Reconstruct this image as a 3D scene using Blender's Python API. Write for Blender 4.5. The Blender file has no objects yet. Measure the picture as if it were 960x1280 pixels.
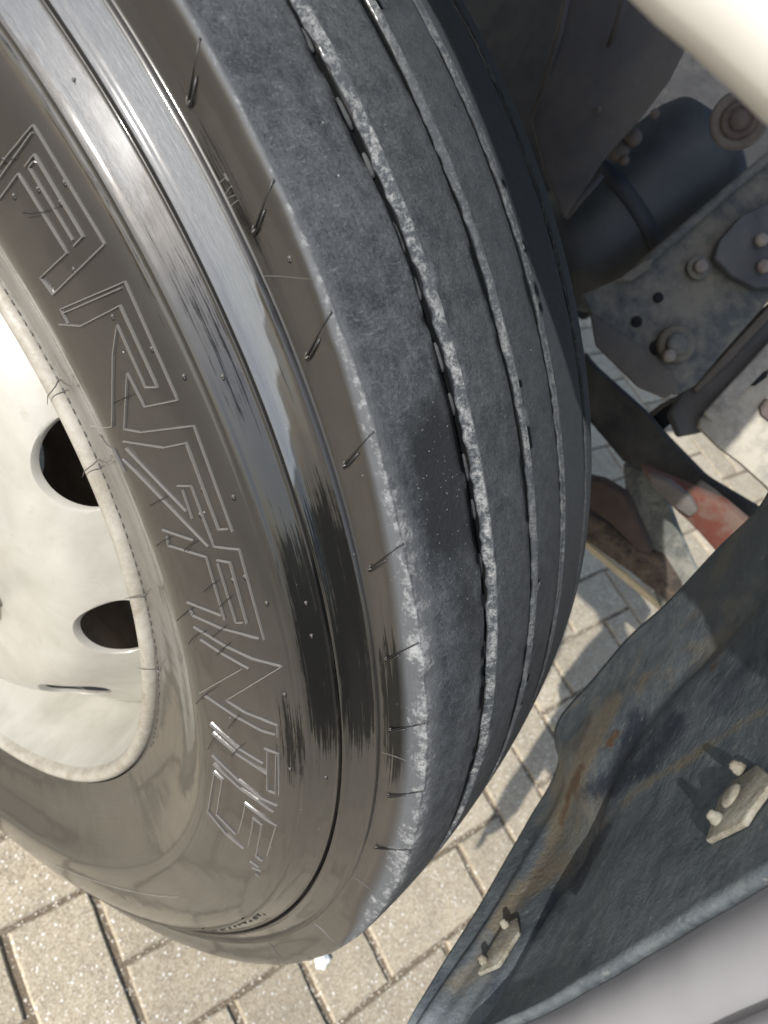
import bpy, bmesh, math, random
import numpy as np
from mathutils import Vector, Matrix
from mathutils.bvhtree import BVHTree
PI = math.pi
random.seed(4); RNG = np.random.default_rng(4)
SC = bpy.context.scene

# ---------------------------------------------------------------- camera
RW = 0.5                 # wheel radius, metres; the axle is the X axis, +X goes in under the truck
HZ = 0.48                # height of the wheel centre above the paving
CAM = Vector((-0.22887, -0.35067, 0.60738 + HZ))
AX_R = Vector((0.56232, -0.68551, 0.46246)); AX_D = Vector((-0.44048, -0.72162, -0.53408)); AX_F = Vector((0.69984, 0.09662, -0.70773))
FPX = 971.6              # focal length in pixels of a 960 px wide picture
cd = bpy.data.cameras.new('camera'); cam = bpy.data.objects.new('camera', cd)
SC.collection.objects.link(cam); SC.camera = cam
cam.matrix_world = Matrix(((AX_R[0], -AX_D[0], -AX_F[0], CAM[0]), (AX_R[1], -AX_D[1], -AX_F[1], CAM[1]), (AX_R[2], -AX_D[2], -AX_F[2], CAM[2]), (0, 0, 0, 1)))
cd.sensor_fit = 'HORIZONTAL'; cd.sensor_width = 36; cd.lens = FPX / 960 * 36
cd.clip_start = 0.01; cd.clip_end = 500
cd.dof.use_dof = True; cd.dof.focus_distance = 0.40; cd.dof.aperture_fstop = 15.5

# ---------------------------------------------------------------- light
SUN_EL, SUN_AZ = math.radians(42), math.radians(166)     # direction towards the sun, azimuth from +X
sdir = Vector((math.cos(SUN_EL) * math.cos(SUN_AZ), math.cos(SUN_EL) * math.sin(SUN_AZ), math.sin(SUN_EL)))
w = bpy.data.worlds.new('World'); SC.world = w; w.use_nodes = True
wn = w.node_tree; bg = wn.nodes['Background']
sky = wn.nodes.new('ShaderNodeTexSky'); sky.sky_type = 'NISHITA'; sky.sun_disc = False
sky.sun_elevation = SUN_EL; sky.sun_rotation = PI / 2 - SUN_AZ
sky.air_density = 1.2; sky.dust_density = 2.0
wn.links.new(sky.outputs[0], bg.inputs[0]); bg.inputs[1].default_value = 0.14
sl = bpy.data.lights.new('sun', 'SUN'); sl.energy = 4.2; sl.angle = math.radians(0.5); sl.color = (1.0, 0.965, 0.91)
so = bpy.data.objects.new('sun', sl); SC.collection.objects.link(so)
so.rotation_euler = sdir.to_track_quat('Z', 'Y').to_euler(); so.location = (-3, 0, 4)
SC.view_settings.view_transform = 'Standard'; SC.view_settings.look = 'None'; SC.view_settings.gamma = 1
SC.view_settings.exposure = 0.33

# ---------------------------------------------------------------- helpers
def ray(u, v):
    return AX_R * ((u - 480) / FPX) + AX_D * ((v - 640) / FPX) + AX_F
def at(u, v, X):                                    # the point of the world plane x = X seen in that direction
    d = ray(u, v); return CAM + d * ((X - CAM[0]) / d[0])
def depth(P): return (P - CAM).dot(AX_F)
def tag(o, label=None, cat=None, group=None, kind=None):
    if label: o['label'] = label
    if cat: o['category'] = cat
    if group: o['group'] = group
    if kind: o['kind'] = kind
    return o
def empty(name, loc, label, cat, group=None):
    o = bpy.data.objects.new(name, None); SC.collection.objects.link(o); o.location = loc; o.empty_display_size = .05
    return tag(o, label, cat, group)
def link(name, me, mat=None, parent=None, smooth=False):
    o = bpy.data.objects.new(name, me); SC.collection.objects.link(o)
    if mat: me.materials.append(mat)
    if parent is not None:
        o.parent = parent; o.matrix_parent_inverse = Matrix.Translation(-parent.location)
    if smooth: me.shade_smooth()
    return o
def mesh(name, V, F, mat=None, parent=None, smooth=False):
    me = bpy.data.meshes.new(name); me.from_pydata([tuple(map(float, p)) for p in V], [], [tuple(map(int, f)) for f in F]); me.update()
    return link(name, me, mat, parent, smooth)
def fbm(bm, name, mat, parent=None, smooth=False):
    me = bpy.data.meshes.new(name); bmesh.ops.recalc_face_normals(bm, faces=bm.faces); bm.to_mesh(me); bm.free()
    return link(name, me, mat, parent, smooth)

def slab(name, pts, thick, mat, parent, bev=.002, toward=None):
    """a plate whose outline is pts (world points), thickness along the plate's own normal, away from the camera"""
    P = [Vector(p) for p in pts]
    c = sum(P, Vector()) / len(P)
    n = Vector()
    for a, b in zip(P, P[1:] + P[:1]): n += (a - c).cross(b - c)
    n.normalize()
    if n.dot(c - CAM) < 0: n = -n
    bm = bmesh.new(); vs = [bm.verts.new(p) for p in P]; f = bm.faces.new(vs)
    r = bmesh.ops.extrude_face_region(bm, geom=[f])
    bmesh.ops.translate(bm, vec=n * thick, verts=[g for g in r['geom'] if isinstance(g, bmesh.types.BMVert)])
    if bev: bmesh.ops.bevel(bm, geom=list(bm.edges), offset=bev, segments=2, affect='EDGES', profile=.5, clamp_overlap=True)
    o = fbm(bm, name, mat, parent, True if bev else False)
    if bev: o.data.set_sharp_from_angle(angle=math.radians(32))
    return o
def tube(path, rad, seg=8):
    """vertices, faces of a tube along path; rad scalar or list"""
    P = [Vector(p) for p in path]; n = len(P); V = []; F = []
    if not hasattr(rad, '__len__'): rad = [rad] * n
    t0 = (P[1] - P[0]).normalized(); a = t0.orthogonal().normalized()
    for i in range(n):
        t = (P[min(i + 1, n - 1)] - P[max(i - 1, 0)]).normalized()
        a = (a - t * a.dot(t)).normalized(); b = t.cross(a)
        for k in range(seg):
            an = 2 * PI * k / seg; V.append(P[i] + (a * math.cos(an) + b * math.sin(an)) * rad[i])
    for i in range(n - 1):
        for k in range(seg):
            F.append((i * seg + k, i * seg + (k + 1) % seg, (i + 1) * seg + (k + 1) % seg, (i + 1) * seg + k))
    F.append(tuple(range(seg))[::-1]); F.append(tuple((n - 1) * seg + k for k in range(seg)))
    return V, F
def disc_stack(name, P, n, prof, mat, parent, seg=24, smooth=True):
    """small lathe: prof = [(height along n, radius)]"""
    n = Vector(n).normalized(); a = n.orthogonal().normalized(); b = n.cross(a); V = []; F = []
    for h, r in prof:
        for k in range(seg):
            an = 2 * PI * k / seg; V.append(Vector(P) + n * h + (a * math.cos(an) + b * math.sin(an)) * r)
    for i in range(len(prof) - 1):
        for k in range(seg): F.append((i * seg + k, i * seg + (k + 1) % seg, (i + 1) * seg + (k + 1) % seg, (i + 1) * seg + k))
    F.append(tuple(range(seg))[::-1]); F.append(tuple((len(prof) - 1) * seg + k for k in range(seg)))
    o = mesh(name, V, F, mat, parent, False)
    if smooth: o.data.shade_smooth(); 
    return o

# ---------------------------------------------------------------- materials
class NT:
    def __init__(s, name):
        s.m = bpy.data.materials.new(name); s.m.use_nodes = True; s.t = s.m.node_tree; s.b = s.t.nodes['Principled BSDF']
    def n(s, ty, **kw):
        x = s.t.nodes.new('ShaderNode' + ty)
        for k, v in kw.items(): setattr(x, k, v)
        return x
    def l(s, a, b): s.t.links.new(a, b)
    def val(s, sock, v):
        if hasattr(v, 'is_linked') or hasattr(v, 'links'): s.l(v, sock)
        else: sock.default_value = v
    def noise(s, vec, scale, detail=4, rough=.6, dist=0):
        x = s.n('TexNoise'); s.l(vec, x.inputs['Vector']); x.inputs['Scale'].default_value = scale
        x.inputs['Detail'].default_value = detail; x.inputs['Roughness'].default_value = rough; x.inputs['Distortion'].default_value = dist
        return x.outputs[0]
    def ramp(s, f, a, b, lo=0., hi=1.):
        x = s.n('MapRange'); s.l(f, x.inputs[0]); x.inputs[1].default_value = a; x.inputs[2].default_value = b
        x.inputs[3].default_value = lo; x.inputs[4].default_value = hi; return x.outputs[0]
    def mix(s, f, a, b):
        x = s.n('Mix', data_type='RGBA'); s.val(x.inputs[0], f); s.val(x.inputs[6], a if not isinstance(a, tuple) else (*a, 1)); s.val(x.inputs[7], b if not isinstance(b, tuple) else (*b, 1)); return x.outputs[2]
    def math(s, op, a, b=0., c=None):
        x = s.n('Math', operation=op); s.val(x.inputs[0], a); s.val(x.inputs[1], b)
        if c is not None: s.val(x.inputs[2], c)
        return x.outputs[0]
    def mapv(s, vec, scale=(1, 1, 1), loc=(0, 0, 0), rot=(0, 0, 0)):
        x = s.n('Mapping'); s.l(vec, x.inputs[0]); x.inputs['Scale'].default_value = scale; x.inputs['Location'].default_value = loc; x.inputs['Rotation'].default_value = rot; return x.outputs[0]
    def bump(s, h, strength, dist, prev=None):
        x = s.n('Bump'); s.l(h, x.inputs['Height']); x.inputs['Strength'].default_value = strength; x.inputs['Distance'].default_value = dist
        if prev is not None: s.l(prev, x.inputs['Normal'])
        return x.outputs[0]
    def out(s, **kw):
        for k, v in kw.items():
            k = k.replace('_', ' '); s.val(s.b.inputs[k], v if not isinstance(v, tuple) else (*v, 1) if len(v) == 3 else v)
        return s.m
    def obj(s): return s.n('TexCoord').outputs['Object']

def grime(name, base, dirt, rough=.6, metallic=0., scale=9., bumps=.35, amount=(.4, .62), coat=0., specks=None):
    t = NT(name); o = t.obj()
    a = t.noise(o, scale, 6, .65, .4); b = t.noise(o, scale * 7, 5, .7)
    f = t.ramp(t.math('ADD', t.math('MULTIPLY', a, .7), t.math('MULTIPLY', b, .3)), *amount)
    col = t.mix(f, base, dirt)
    if specks:
        s_ = t.ramp(t.noise(o, scale * 30, 3, .6), .66, .72); col = t.mix(t.math('MULTIPLY', s_, .6), col, specks)
    bp = t.bump(t.noise(o, scale * 14, 6, .7), bumps, .002)
    bp = t.bump(t.noise(o, scale * 1.6, 3, .5), bumps, .004, bp)
    return t.out(Base_Color=col, Roughness=t.ramp(b, .3, .7, rough - .1, min(1, rough + .15)), Metallic=metallic, Normal=bp, Coat_Weight=coat)
LETTERS= [[(0.7965,105.86),(0.8124,105.91),(0.8347,106.08),(0.854,106.14),(0.8536,106.89),(0.8533,107.65),(0.8531,108.4),(0.853,109.16),(0.853,109.92),(0.8531,110.69),(0.8534,111.46),(0.8538,112.23),(0.8542,113.0)],[(0.8541,113.01),(0.8403,113.1),(0.824,113.16),(0.8071,113.21),(0.7891,113.26),(0.77,113.31),(0.7668,112.02),(0.7907,112.05),(0.813,112.06),(0.8125,111.21),(0.8121,110.37),(0.8119,109.53),(0.8119,108.69),(0.812,107.85),(0.8122,107.02),(0.7937,106.98),(0.7739,106.9)],[(0.7886,106.22),(0.8203,106.32),(0.8356,106.36),(0.8492,106.34)],[(0.8237,107.12),(0.8393,107.15),(0.8389,107.94),(0.8386,108.75),(0.8384,109.55),(0.8384,110.36),(0.8386,111.18),(0.8389,112.0),(0.8245,112.04)],[(0.8342,107.35),(0.8266,107.33),(0.8262,108.21),(0.8261,109.1),(0.8261,109.98),(0.8262,110.88),(0.8265,111.77)],[(0.7687,115.27),(0.7692,114.29),(0.7931,114.56),(0.8153,114.79),(0.8363,115.0),(0.8544,115.15),(0.8535,115.88),(0.8527,116.62),(0.852,117.37),(0.8514,118.12),(0.8509,118.88),(0.8506,119.65),(0.8503,120.43),(0.8501,121.22),(0.8501,122.01),(0.8316,121.91),(0.8109,121.81),(0.81,120.69),(0.8094,119.58),(0.7976,120.59),(0.7852,121.68),(0.7727,122.83)],[(0.7726,122.82),(0.7918,123.26),(0.8146,123.4),(0.8363,123.52),(0.855,123.66),(0.8542,124.58),(0.8537,125.52),(0.8533,126.47),(0.853,127.44),(0.853,128.42),(0.8531,129.43),(0.8535,130.45)],[(0.7561,114.97),(0.7826,115.84),(0.8024,115.93),(0.8206,116.01),(0.8383,116.07),(0.8375,116.87),(0.8369,117.67),(0.8364,118.48),(0.836,119.3),(0.8357,120.13),(0.8357,120.97),(0.8222,120.74),(0.8226,119.76),(0.8231,118.79),(0.8239,117.84),(0.8249,116.9),(0.8144,117.55),(0.8037,118.24),(0.795,119.0),(0.786,119.79),(0.7769,120.63),(0.7678,121.51),(0.7582,122.43),(0.6661,122.34)],[(0.7703,114.59),(0.792,114.82),(0.8124,115.01),(0.8317,115.19),(0.849,115.33)],[(0.7633,123.61),(0.7881,124.09),(0.8115,124.54),(0.8403,124.52),(0.8398,125.44),(0.8394,126.37),(0.8392,127.32),(0.8391,128.28),(0.8393,129.26),(0.8397,130.26),(0.8499,130.25)],[(0.6843,123.23),(0.7403,124.13),(0.7418,125.38),(0.7427,125.87)],[(0.7626,124.12),(0.7699,124.97),(0.7774,125.8),(0.7849,126.62),(0.7926,127.42),(0.8004,128.2),(0.808,128.98)],[(0.7499,124.85),(0.7602,125.72),(0.7685,126.6),(0.7768,127.46),(0.7854,128.31),(0.794,129.13),(0.8026,129.94),(0.8111,130.74),(0.8198,131.52)],[(0.814,127.44),(0.8131,128.45),(0.8124,129.49)],[(0.8095,127.15),(0.8262,127.25),(0.8262,128.29),(0.8263,129.34),(0.8267,130.41),(0.8274,131.49),(0.8547,131.67)],[(0.8545,131.68),(0.8539,132.74),(0.8536,133.81),(0.8534,134.91),(0.8536,136.04),(0.8539,137.19),(0.8546,138.38)],[(0.7671,130.42),(0.7857,130.78),(0.8037,131.11)],[(0.7701,130.91),(0.7676,131.7),(0.791,132.02),(0.8131,132.33),(0.8125,133.54),(0.8122,134.79),(0.8122,136.06),(0.8125,137.36)],[(0.8251,132.49),(0.8402,132.61),(0.8396,133.73),(0.8393,134.87),(0.8392,136.04),(0.8395,137.24)],[(0.8249,132.73),(0.8249,133.85),(0.8251,135.0),(0.8256,136.17),(0.8264,137.36),(0.8353,137.23)],[(0.7671,136.53),(0.7889,136.78),(0.8098,137.03)],[(0.7686,137.11),(0.7701,137.7),(0.788,137.94),(0.8054,138.19),(0.8282,138.22),(0.8492,138.34)],[(0.7667,138.81),(0.7854,139.28),(0.8037,139.74),(0.8196,139.98),(0.8354,140.21),(0.8514,140.28),(0.8664,140.41)],[(0.8672,140.43),(0.8506,141.37),(0.8322,142.51),(0.8119,143.88),(0.7906,145.43),(0.8134,145.89),(0.8343,145.86),(0.8531,145.99),(0.8526,147.14)],[(0.7717,139.9),(0.7953,140.55),(0.8122,140.91),(0.8288,141.26)],[(0.8198,141.5),(0.799,142.78),(0.7766,144.28),(0.7523,146.08)],[(0.7604,146.05),(0.7807,146.44),(0.8007,146.81),(0.8322,147.13),(0.85,147.02)],[(0.7619,149.31),(0.7809,149.93),(0.7998,150.52),(0.8162,150.68),(0.8325,150.85)],[(0.7642,150.38),(0.78,150.87),(0.7958,151.33),(0.8167,151.6),(0.8372,151.87)],[(0.8351,148.98),(0.852,149.01),(0.8518,151.37),(0.8528,153.87)],[(0.839,149.17),(0.8381,151.45),(0.8384,153.87),(0.8483,153.83),(0.8482,151.47),(0.8491,149.25)],[(0.7611,153.47),(0.7799,154.13),(0.7988,154.75),(0.83,155.37),(0.8516,155.34)],[(0.7626,154.64),(0.7827,155.21),(0.8027,155.77),(0.8258,156.02),(0.848,156.4)],[(0.7627,155.85),(0.7766,156.17)],[(0.7764,156.21),(0.7741,159.14),(0.7737,162.27),(0.8047,163.2)],[(0.7644,156.06),(0.7614,159.37),(0.761,162.95),(0.7926,164.36),(0.8204,164.64)],[(0.809,157.55),(0.8367,157.9),(0.853,158.11),(0.8515,160.61),(0.8515,163.31)],[(0.811,157.72),(0.8083,162.64)],[(0.822,158.83),(0.8357,159.05),(0.8365,161.7),(0.8391,164.52),(0.8482,164.68)],[(0.824,158.99),(0.8253,163.55)],[(0.8338,165.98),(0.847,166.11)],[(0.8403,166.84),(0.8517,166.54)],[(0.8469,167.55),(0.8522,167.8)]]
HAIRS= [[(0.6744,120.42),(0.7623,120.56)],[(0.6332,123.92),(0.6772,123.32),(0.7558,122.74)],[(0.7817,120.99),(0.7939,120.89),(0.8086,120.89)],[(0.6781,125.85),(0.7402,124.75),(0.7619,124.64)],[(0.6348,129.59),(0.6749,128.4),(0.7436,126.99)],[(0.769,128.35),(0.7821,128.04),(0.7934,127.8)],[(0.755,131.65),(0.7658,131.21),(0.7798,130.87)],[(0.7931,131.76),(0.8025,131.32),(0.8125,131.09)],[(0.6449,139.16),(0.659,137.24),(0.6927,135.44),(0.7482,133.47)],[(0.801,134.97),(0.8114,134.38),(0.8203,134.09)],[(0.8159,136.01),(0.8245,135.48),(0.8338,135.04)],[(0.7474,138.47),(0.765,137.31),(0.7823,136.56)],[(0.6461,139.15),(0.6521,137.74),(0.6814,135.98),(0.7451,133.45)],[(0.6615,147.57),(0.6604,146.21),(0.6829,143.85),(0.7387,140.19)],[(0.7569,140.5),(0.767,139.51),(0.7882,138.64)],[(0.7951,138.91),(0.8039,138.34),(0.8155,137.7)],[(0.7953,140.55),(0.8045,139.79),(0.8148,139.19)],[(0.6671,154.22),(0.6831,151.71),(0.73,147.13)],[(0.7481,147.28),(0.761,145.88),(0.7831,144.21)],[(0.6768,161.94),(0.6898,158.71),(0.7176,154.88)],[(0.6883,168.36),(0.6958,165.62),(0.7144,161.97)],[(0.7928,148.17),(0.8002,147.1),(0.8079,146.28)],[(0.7608,152.28),(0.7653,151.05),(0.7724,150.14)],[(0.794,151.43),(0.7998,150.52),(0.8105,149.44)],[(0.7973,108.81),(0.8044,109.2),(0.8158,109.57),(0.8326,109.97)],[(0.6282,112.44),(0.6916,113.57)],[(0.6419,111.78),(0.6791,112.48),(0.7382,113.7)],[(0.8085,105.85),(0.813,106.19),(0.8223,106.5)]]
NUBS= [[(0.8061,105.79),(0.8497,109.24),(0.8219,108.39),(0.8356,109.79),(0.8094,112.94),(0.7925,107.47)],[(0.8472,118.85),(0.865,120.87),(0.8237,116.31)],[(0.8655,128.21),(0.8375,127.48),(0.823,129.18),(0.8507,133.57)],[(0.8505,133.6),(0.8363,133.88),(0.8657,135.47),(0.8647,142.85)],[(0.8646,142.86),(0.8638,150.29)],[(0.8959,105.83),(0.8969,150.9),(0.8966,135.76),(0.8917,121.6),(0.981,117.74),(0.8956,138.14)]]
SLITS= [[(0.9985,108.6318),(0.9574,109.9286),(0.9793,109.5168)],[(0,0),(0.9574,115.9942),(0.9788,115.5046)],[(0.9992,120.4931),(0.9568,122.1251),(0.9791,121.473)],[(0.9989,126.1507),(0.9574,127.7949),(0.9783,127.1427)],[(0.999,131.9628),(0.9563,133.8116),(0.9789,132.9986)],[(0.9973,137.8915),(0.9576,139.8514),(0.9755,139.1008)],[(0.9982,143.5584),(0.9572,145.4219),(0.9765,144.662)],[(0.9984,149.3402),(0.96,151.5845),(0.9811,150.4809)],[(0,0),(0.9597,157.9249),(0.9835,156.5061)]]
# ---------------------------------------------------------------- painted and dirty metal, stone, plastic
M_EJ = grime('ejector_rubber', (.028, .031, .035), (.085, .09, .095), .7, scale=60)
def rim_mat():
    t = NT('cream_wheel_paint'); o = t.obj(); a = t.noise(o, 14, 5, .6, .4); b = t.noise(o, 90, 4, .7)
    c = t.mix(t.ramp(a, .4, .7), (.43, .42, .38), (.32, .31, .27)); c = t.mix(t.math('MULTIPLY', t.ramp(b, .60, .75), .35), c, (.27, .235, .18))
    return t.out(Base_Color=c, Roughness=t.ramp(b, .3, .7, .30, .42), Specular_IOR_Level=.5, Coat_Weight=.3, Coat_Roughness=.2, Normal=t.bump(t.noise(o, 45, 3, .5), .12, .002))
M_RIM = rim_mat()
M_FLANGE = grime('dirty_flange_paint', (.36, .34, .30), (.24, .215, .175), .5, scale=50, bumps=.04)
M_STEEL = grime('old_steel', (.25, .24, .22), (.14, .10, .07), .5, metallic=.4)
M_DRUM = grime('rusty_drum', (.10, .080, .068), (.17, .135, .11), .85, scale=25)
def pave_mat():
    t = NT('concrete_paver'); o = t.n('TexCoord').outputs['Object']; oi = t.n('ObjectInfo')
    geo = t.n('NewGeometry').outputs['Position']
    sh = t.n('VectorMath', operation='ADD'); t.l(geo, sh.inputs[0]); t.l(geo, sh.inputs[1])
    g1 = t.noise(geo, 330, 4, .75); g2 = t.noise(geo, 26, 4, .6); g3 = t.noise(geo, 120, 5, .7); v = t.n('TexVoronoi', feature='F1'); t.l(geo, v.inputs['Vector']); v.inputs['Scale'].default_value = 420
    c = t.mix(t.ramp(g2, .35, .65), (.42, .355, .255), (.31, .265, .195))
    c = t.mix(t.math('MULTIPLY', t.ramp(g3, .42, .62), .55), c, (.52, .455, .34))
    c = t.mix(t.math('MULTIPLY', t.ramp(g1, .52, .66), .65), c, (.64, .58, .47))
    c = t.mix(t.math('MULTIPLY', t.ramp(g1, .46, .36), .75), c, (.16, .135, .10))
    vr = t.mix(t.ramp(v.outputs['Color'], .85, .9), c, (.75, .73, .68)); 
    hs = t.n('HueSaturation'); t.l(vr, hs.inputs['Color']); t.l(t.ramp(oi.outputs['Random'], 0, 1, .80, 1.10), hs.inputs['Value'])
    bp = t.bump(g1, .7, .0012); bp = t.bump(g3, .6, .0018, bp)
    return t.out(Base_Color=hs.outputs[0], Roughness=.9, Normal=bp, Specular_IOR_Level=.25)
M_PAVE = pave_mat()
def sand_mat():
    t = NT('joint_sand'); o = t.n('NewGeometry').outputs['Position']; a = t.noise(o, 500, 4, .8); b = t.noise(o, 40, 4, .6)
    c = t.mix(t.ramp(a, .35, .7), (.12, .09, .06), (.30, .25, .18)); return t.out(Base_Color=c, Roughness=.95, Normal=t.bump(a, .8, .002))
M_SAND = sand_mat()
def grit_mat():
    t = NT('joint_grit'); g = t.n('NewGeometry').outputs['Random Per Island'] if 'Random Per Island' in [x.name for x in t.n('NewGeometry').outputs] else None
    c = t.mix(t.ramp(g, .2, .95), (.16, .125, .085), (.58, .54, .46)); return t.out(Base_Color=c, Roughness=.9)
M_GRIT = grit_mat()
M_WHITE = NT('white_body_paint').out(Base_Color=(.82, .81, .77), Roughness=.35, Coat_Weight=.6, Coat_Roughness=.1)
M_GREYP = grime('grey_plastic', (.25, .25, .27), (.29, .29, .31), .5, scale=3, bumps=.05)
def liner_mat():
    t = NT('dirty_black_plastic'); o = t.n('NewGeometry').outputs['Position']
    a = t.noise(t.mapv(o, (1, 1, 1)), 7, 6, .62, 1.1); b = t.noise(o, 60, 6, .75); c_ = t.noise(t.mapv(o, (3, 9, 30), rot=(.3, .2, .1)), 4, 5, .7, .3)
    base = t.mix(t.ramp(b, .35, .68), (.060, .074, .088), (.125, .145, .160))
    base = t.mix(t.math('MULTIPLY', t.ramp(c_, .46, .66), .3), base, (.15, .165, .17))
    sx = t.n('SeparateXYZ'); t.l(o, sx.inputs[0])
    inb = t.ramp(sx.outputs[0], .03, .20)
    mud = t.math('MULTIPLY', t.ramp(t.math('ADD', a, t.math('MULTIPLY', inb, .06)), .58, .70), t.ramp(inb, 0, 1, .08, .85))
    base = t.mix(mud, base, (.20, .18, .135))
    at = t.n('Attribute', attribute_name='stain_shadow'); sp = t.n('SeparateColor'); t.l(at.outputs['Color'], sp.inputs[0])
    wob = t.math('MULTIPLY', t.math('SUBTRACT', t.noise(o, 38, 6, .75, .5), .5), 1.5)
    base = t.mix(t.ramp(t.math('ADD', sp.outputs[2], wob), .35, .75, 0, .85), base, (.022, .028, .042))
    base = t.mix(t.ramp(t.math('ADD', sp.outputs[0], wob), .30, .75, 0, .9), base, (.165, .145, .105))
    base = t.mix(t.ramp(t.math('ADD', sp.outputs[1], wob), .40, .70, 0, .9), base, (.095, .055, .030))
    rust = t.math('MULTIPLY', t.ramp(t.noise(o, 17, 5, .65, 1.4), .60, .70), mud); base = t.mix(t.math('MULTIPLY', rust, .8), base, (.14, .075, .030))
    base = t.mix(t.math('MULTIPLY', t.ramp(t.noise(o, 160, 3, .6), .64, .72), .5), base, (.26, .26, .24))
    bp = t.bump(b, .6, .0016); bp = t.bump(t.noise(o, 240, 5, .7), .5, .001, bp)
    return t.out(Base_Color=base, Roughness=t.ramp(b, .3, .7, .42, .70), Normal=bp)
M_LINER = liner_mat()
M_CLIP = grime('dusty_clip_metal', (.30, .295, .25), (.17, .15, .11), .85, scale=70, bumps=.6)
M_DKBLUE = grime('blue_black_shade', (.010, .012, .016), (.022, .024, .028), .6)
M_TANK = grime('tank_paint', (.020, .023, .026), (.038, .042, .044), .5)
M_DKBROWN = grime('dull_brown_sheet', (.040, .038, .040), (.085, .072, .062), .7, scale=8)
M_OLDBOLT = grime('muddy_bolt', (.08, .065, .055), (.12, .095, .08), .8, scale=40)
M_RING = grime('muddy_ring', (.15, .13, .115), (.10, .085, .075), .85, scale=30)
M_RUST2 = grime('brown_rubber', (.11, .085, .075), (.08, .06, .055), .85, scale=40)
M_FRAME = grime('muddy_frame_paint', (.15, .138, .112), (.060, .066, .068), .75, scale=11, amount=(.44, .58), specks=(.22, .20, .17))
M_FRAME2 = grime('tan_mud', (.16, .14, .11), (.11, .10, .08), .85, scale=20)
M_BRACE = grime('brown_brace', (.08, .07, .06), (.12, .105, .085), .8, scale=18)
M_DKGREY = grime('dark_grey_metal', (.045, .047, .052), (.085, .085, .085), .7, scale=12)
M_HOLE = grime('black_void', (.004, .004, .005), (.008, .008, .009), .9)
M_PALEB = grime('pale_bolt', (.24, .21, .18), (.17, .14, .12), .8, scale=60)
M_PALE = grime('pale_dusty_steel', (.38, .35, .29), (.22, .21, .185), .8, scale=14, amount=(.44, .6), specks=(.16, .12, .09))
M_PALE2 = grime('rough_weld', (.33, .31, .27), (.16, .14, .12), .85, scale=26, bumps=.8)
M_BEAM = grime('black_beam_paint', (.016, .016, .016), (.060, .056, .050), .85, scale=14)
M_RUST = grime('rust_red_steel', (.12, .034, .022), (.13, .085, .065), .8, scale=22, amount=(.44, .56))
M_LINKG = grime('scuffed_grey', (.10, .09, .082), (.15, .13, .12), .6, scale=22)
M_STRUT = grime('mottled_grey', (.22, .215, .185), (.10, .105, .095), .8, scale=26, amount=(.44, .57))
M_BROWN = grime('dark_brown_mud', (.045, .030, .024), (.075, .052, .04), .85, scale=22)
M_TAN = grime('tan_brown_mud', (.105, .080, .058), (.040, .030, .024), .85, scale=26, amount=(.44, .56))
M_STRIP = grime('pale_strip', (.62, .52, .34), (.50, .41, .27), .7, scale=20)
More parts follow.
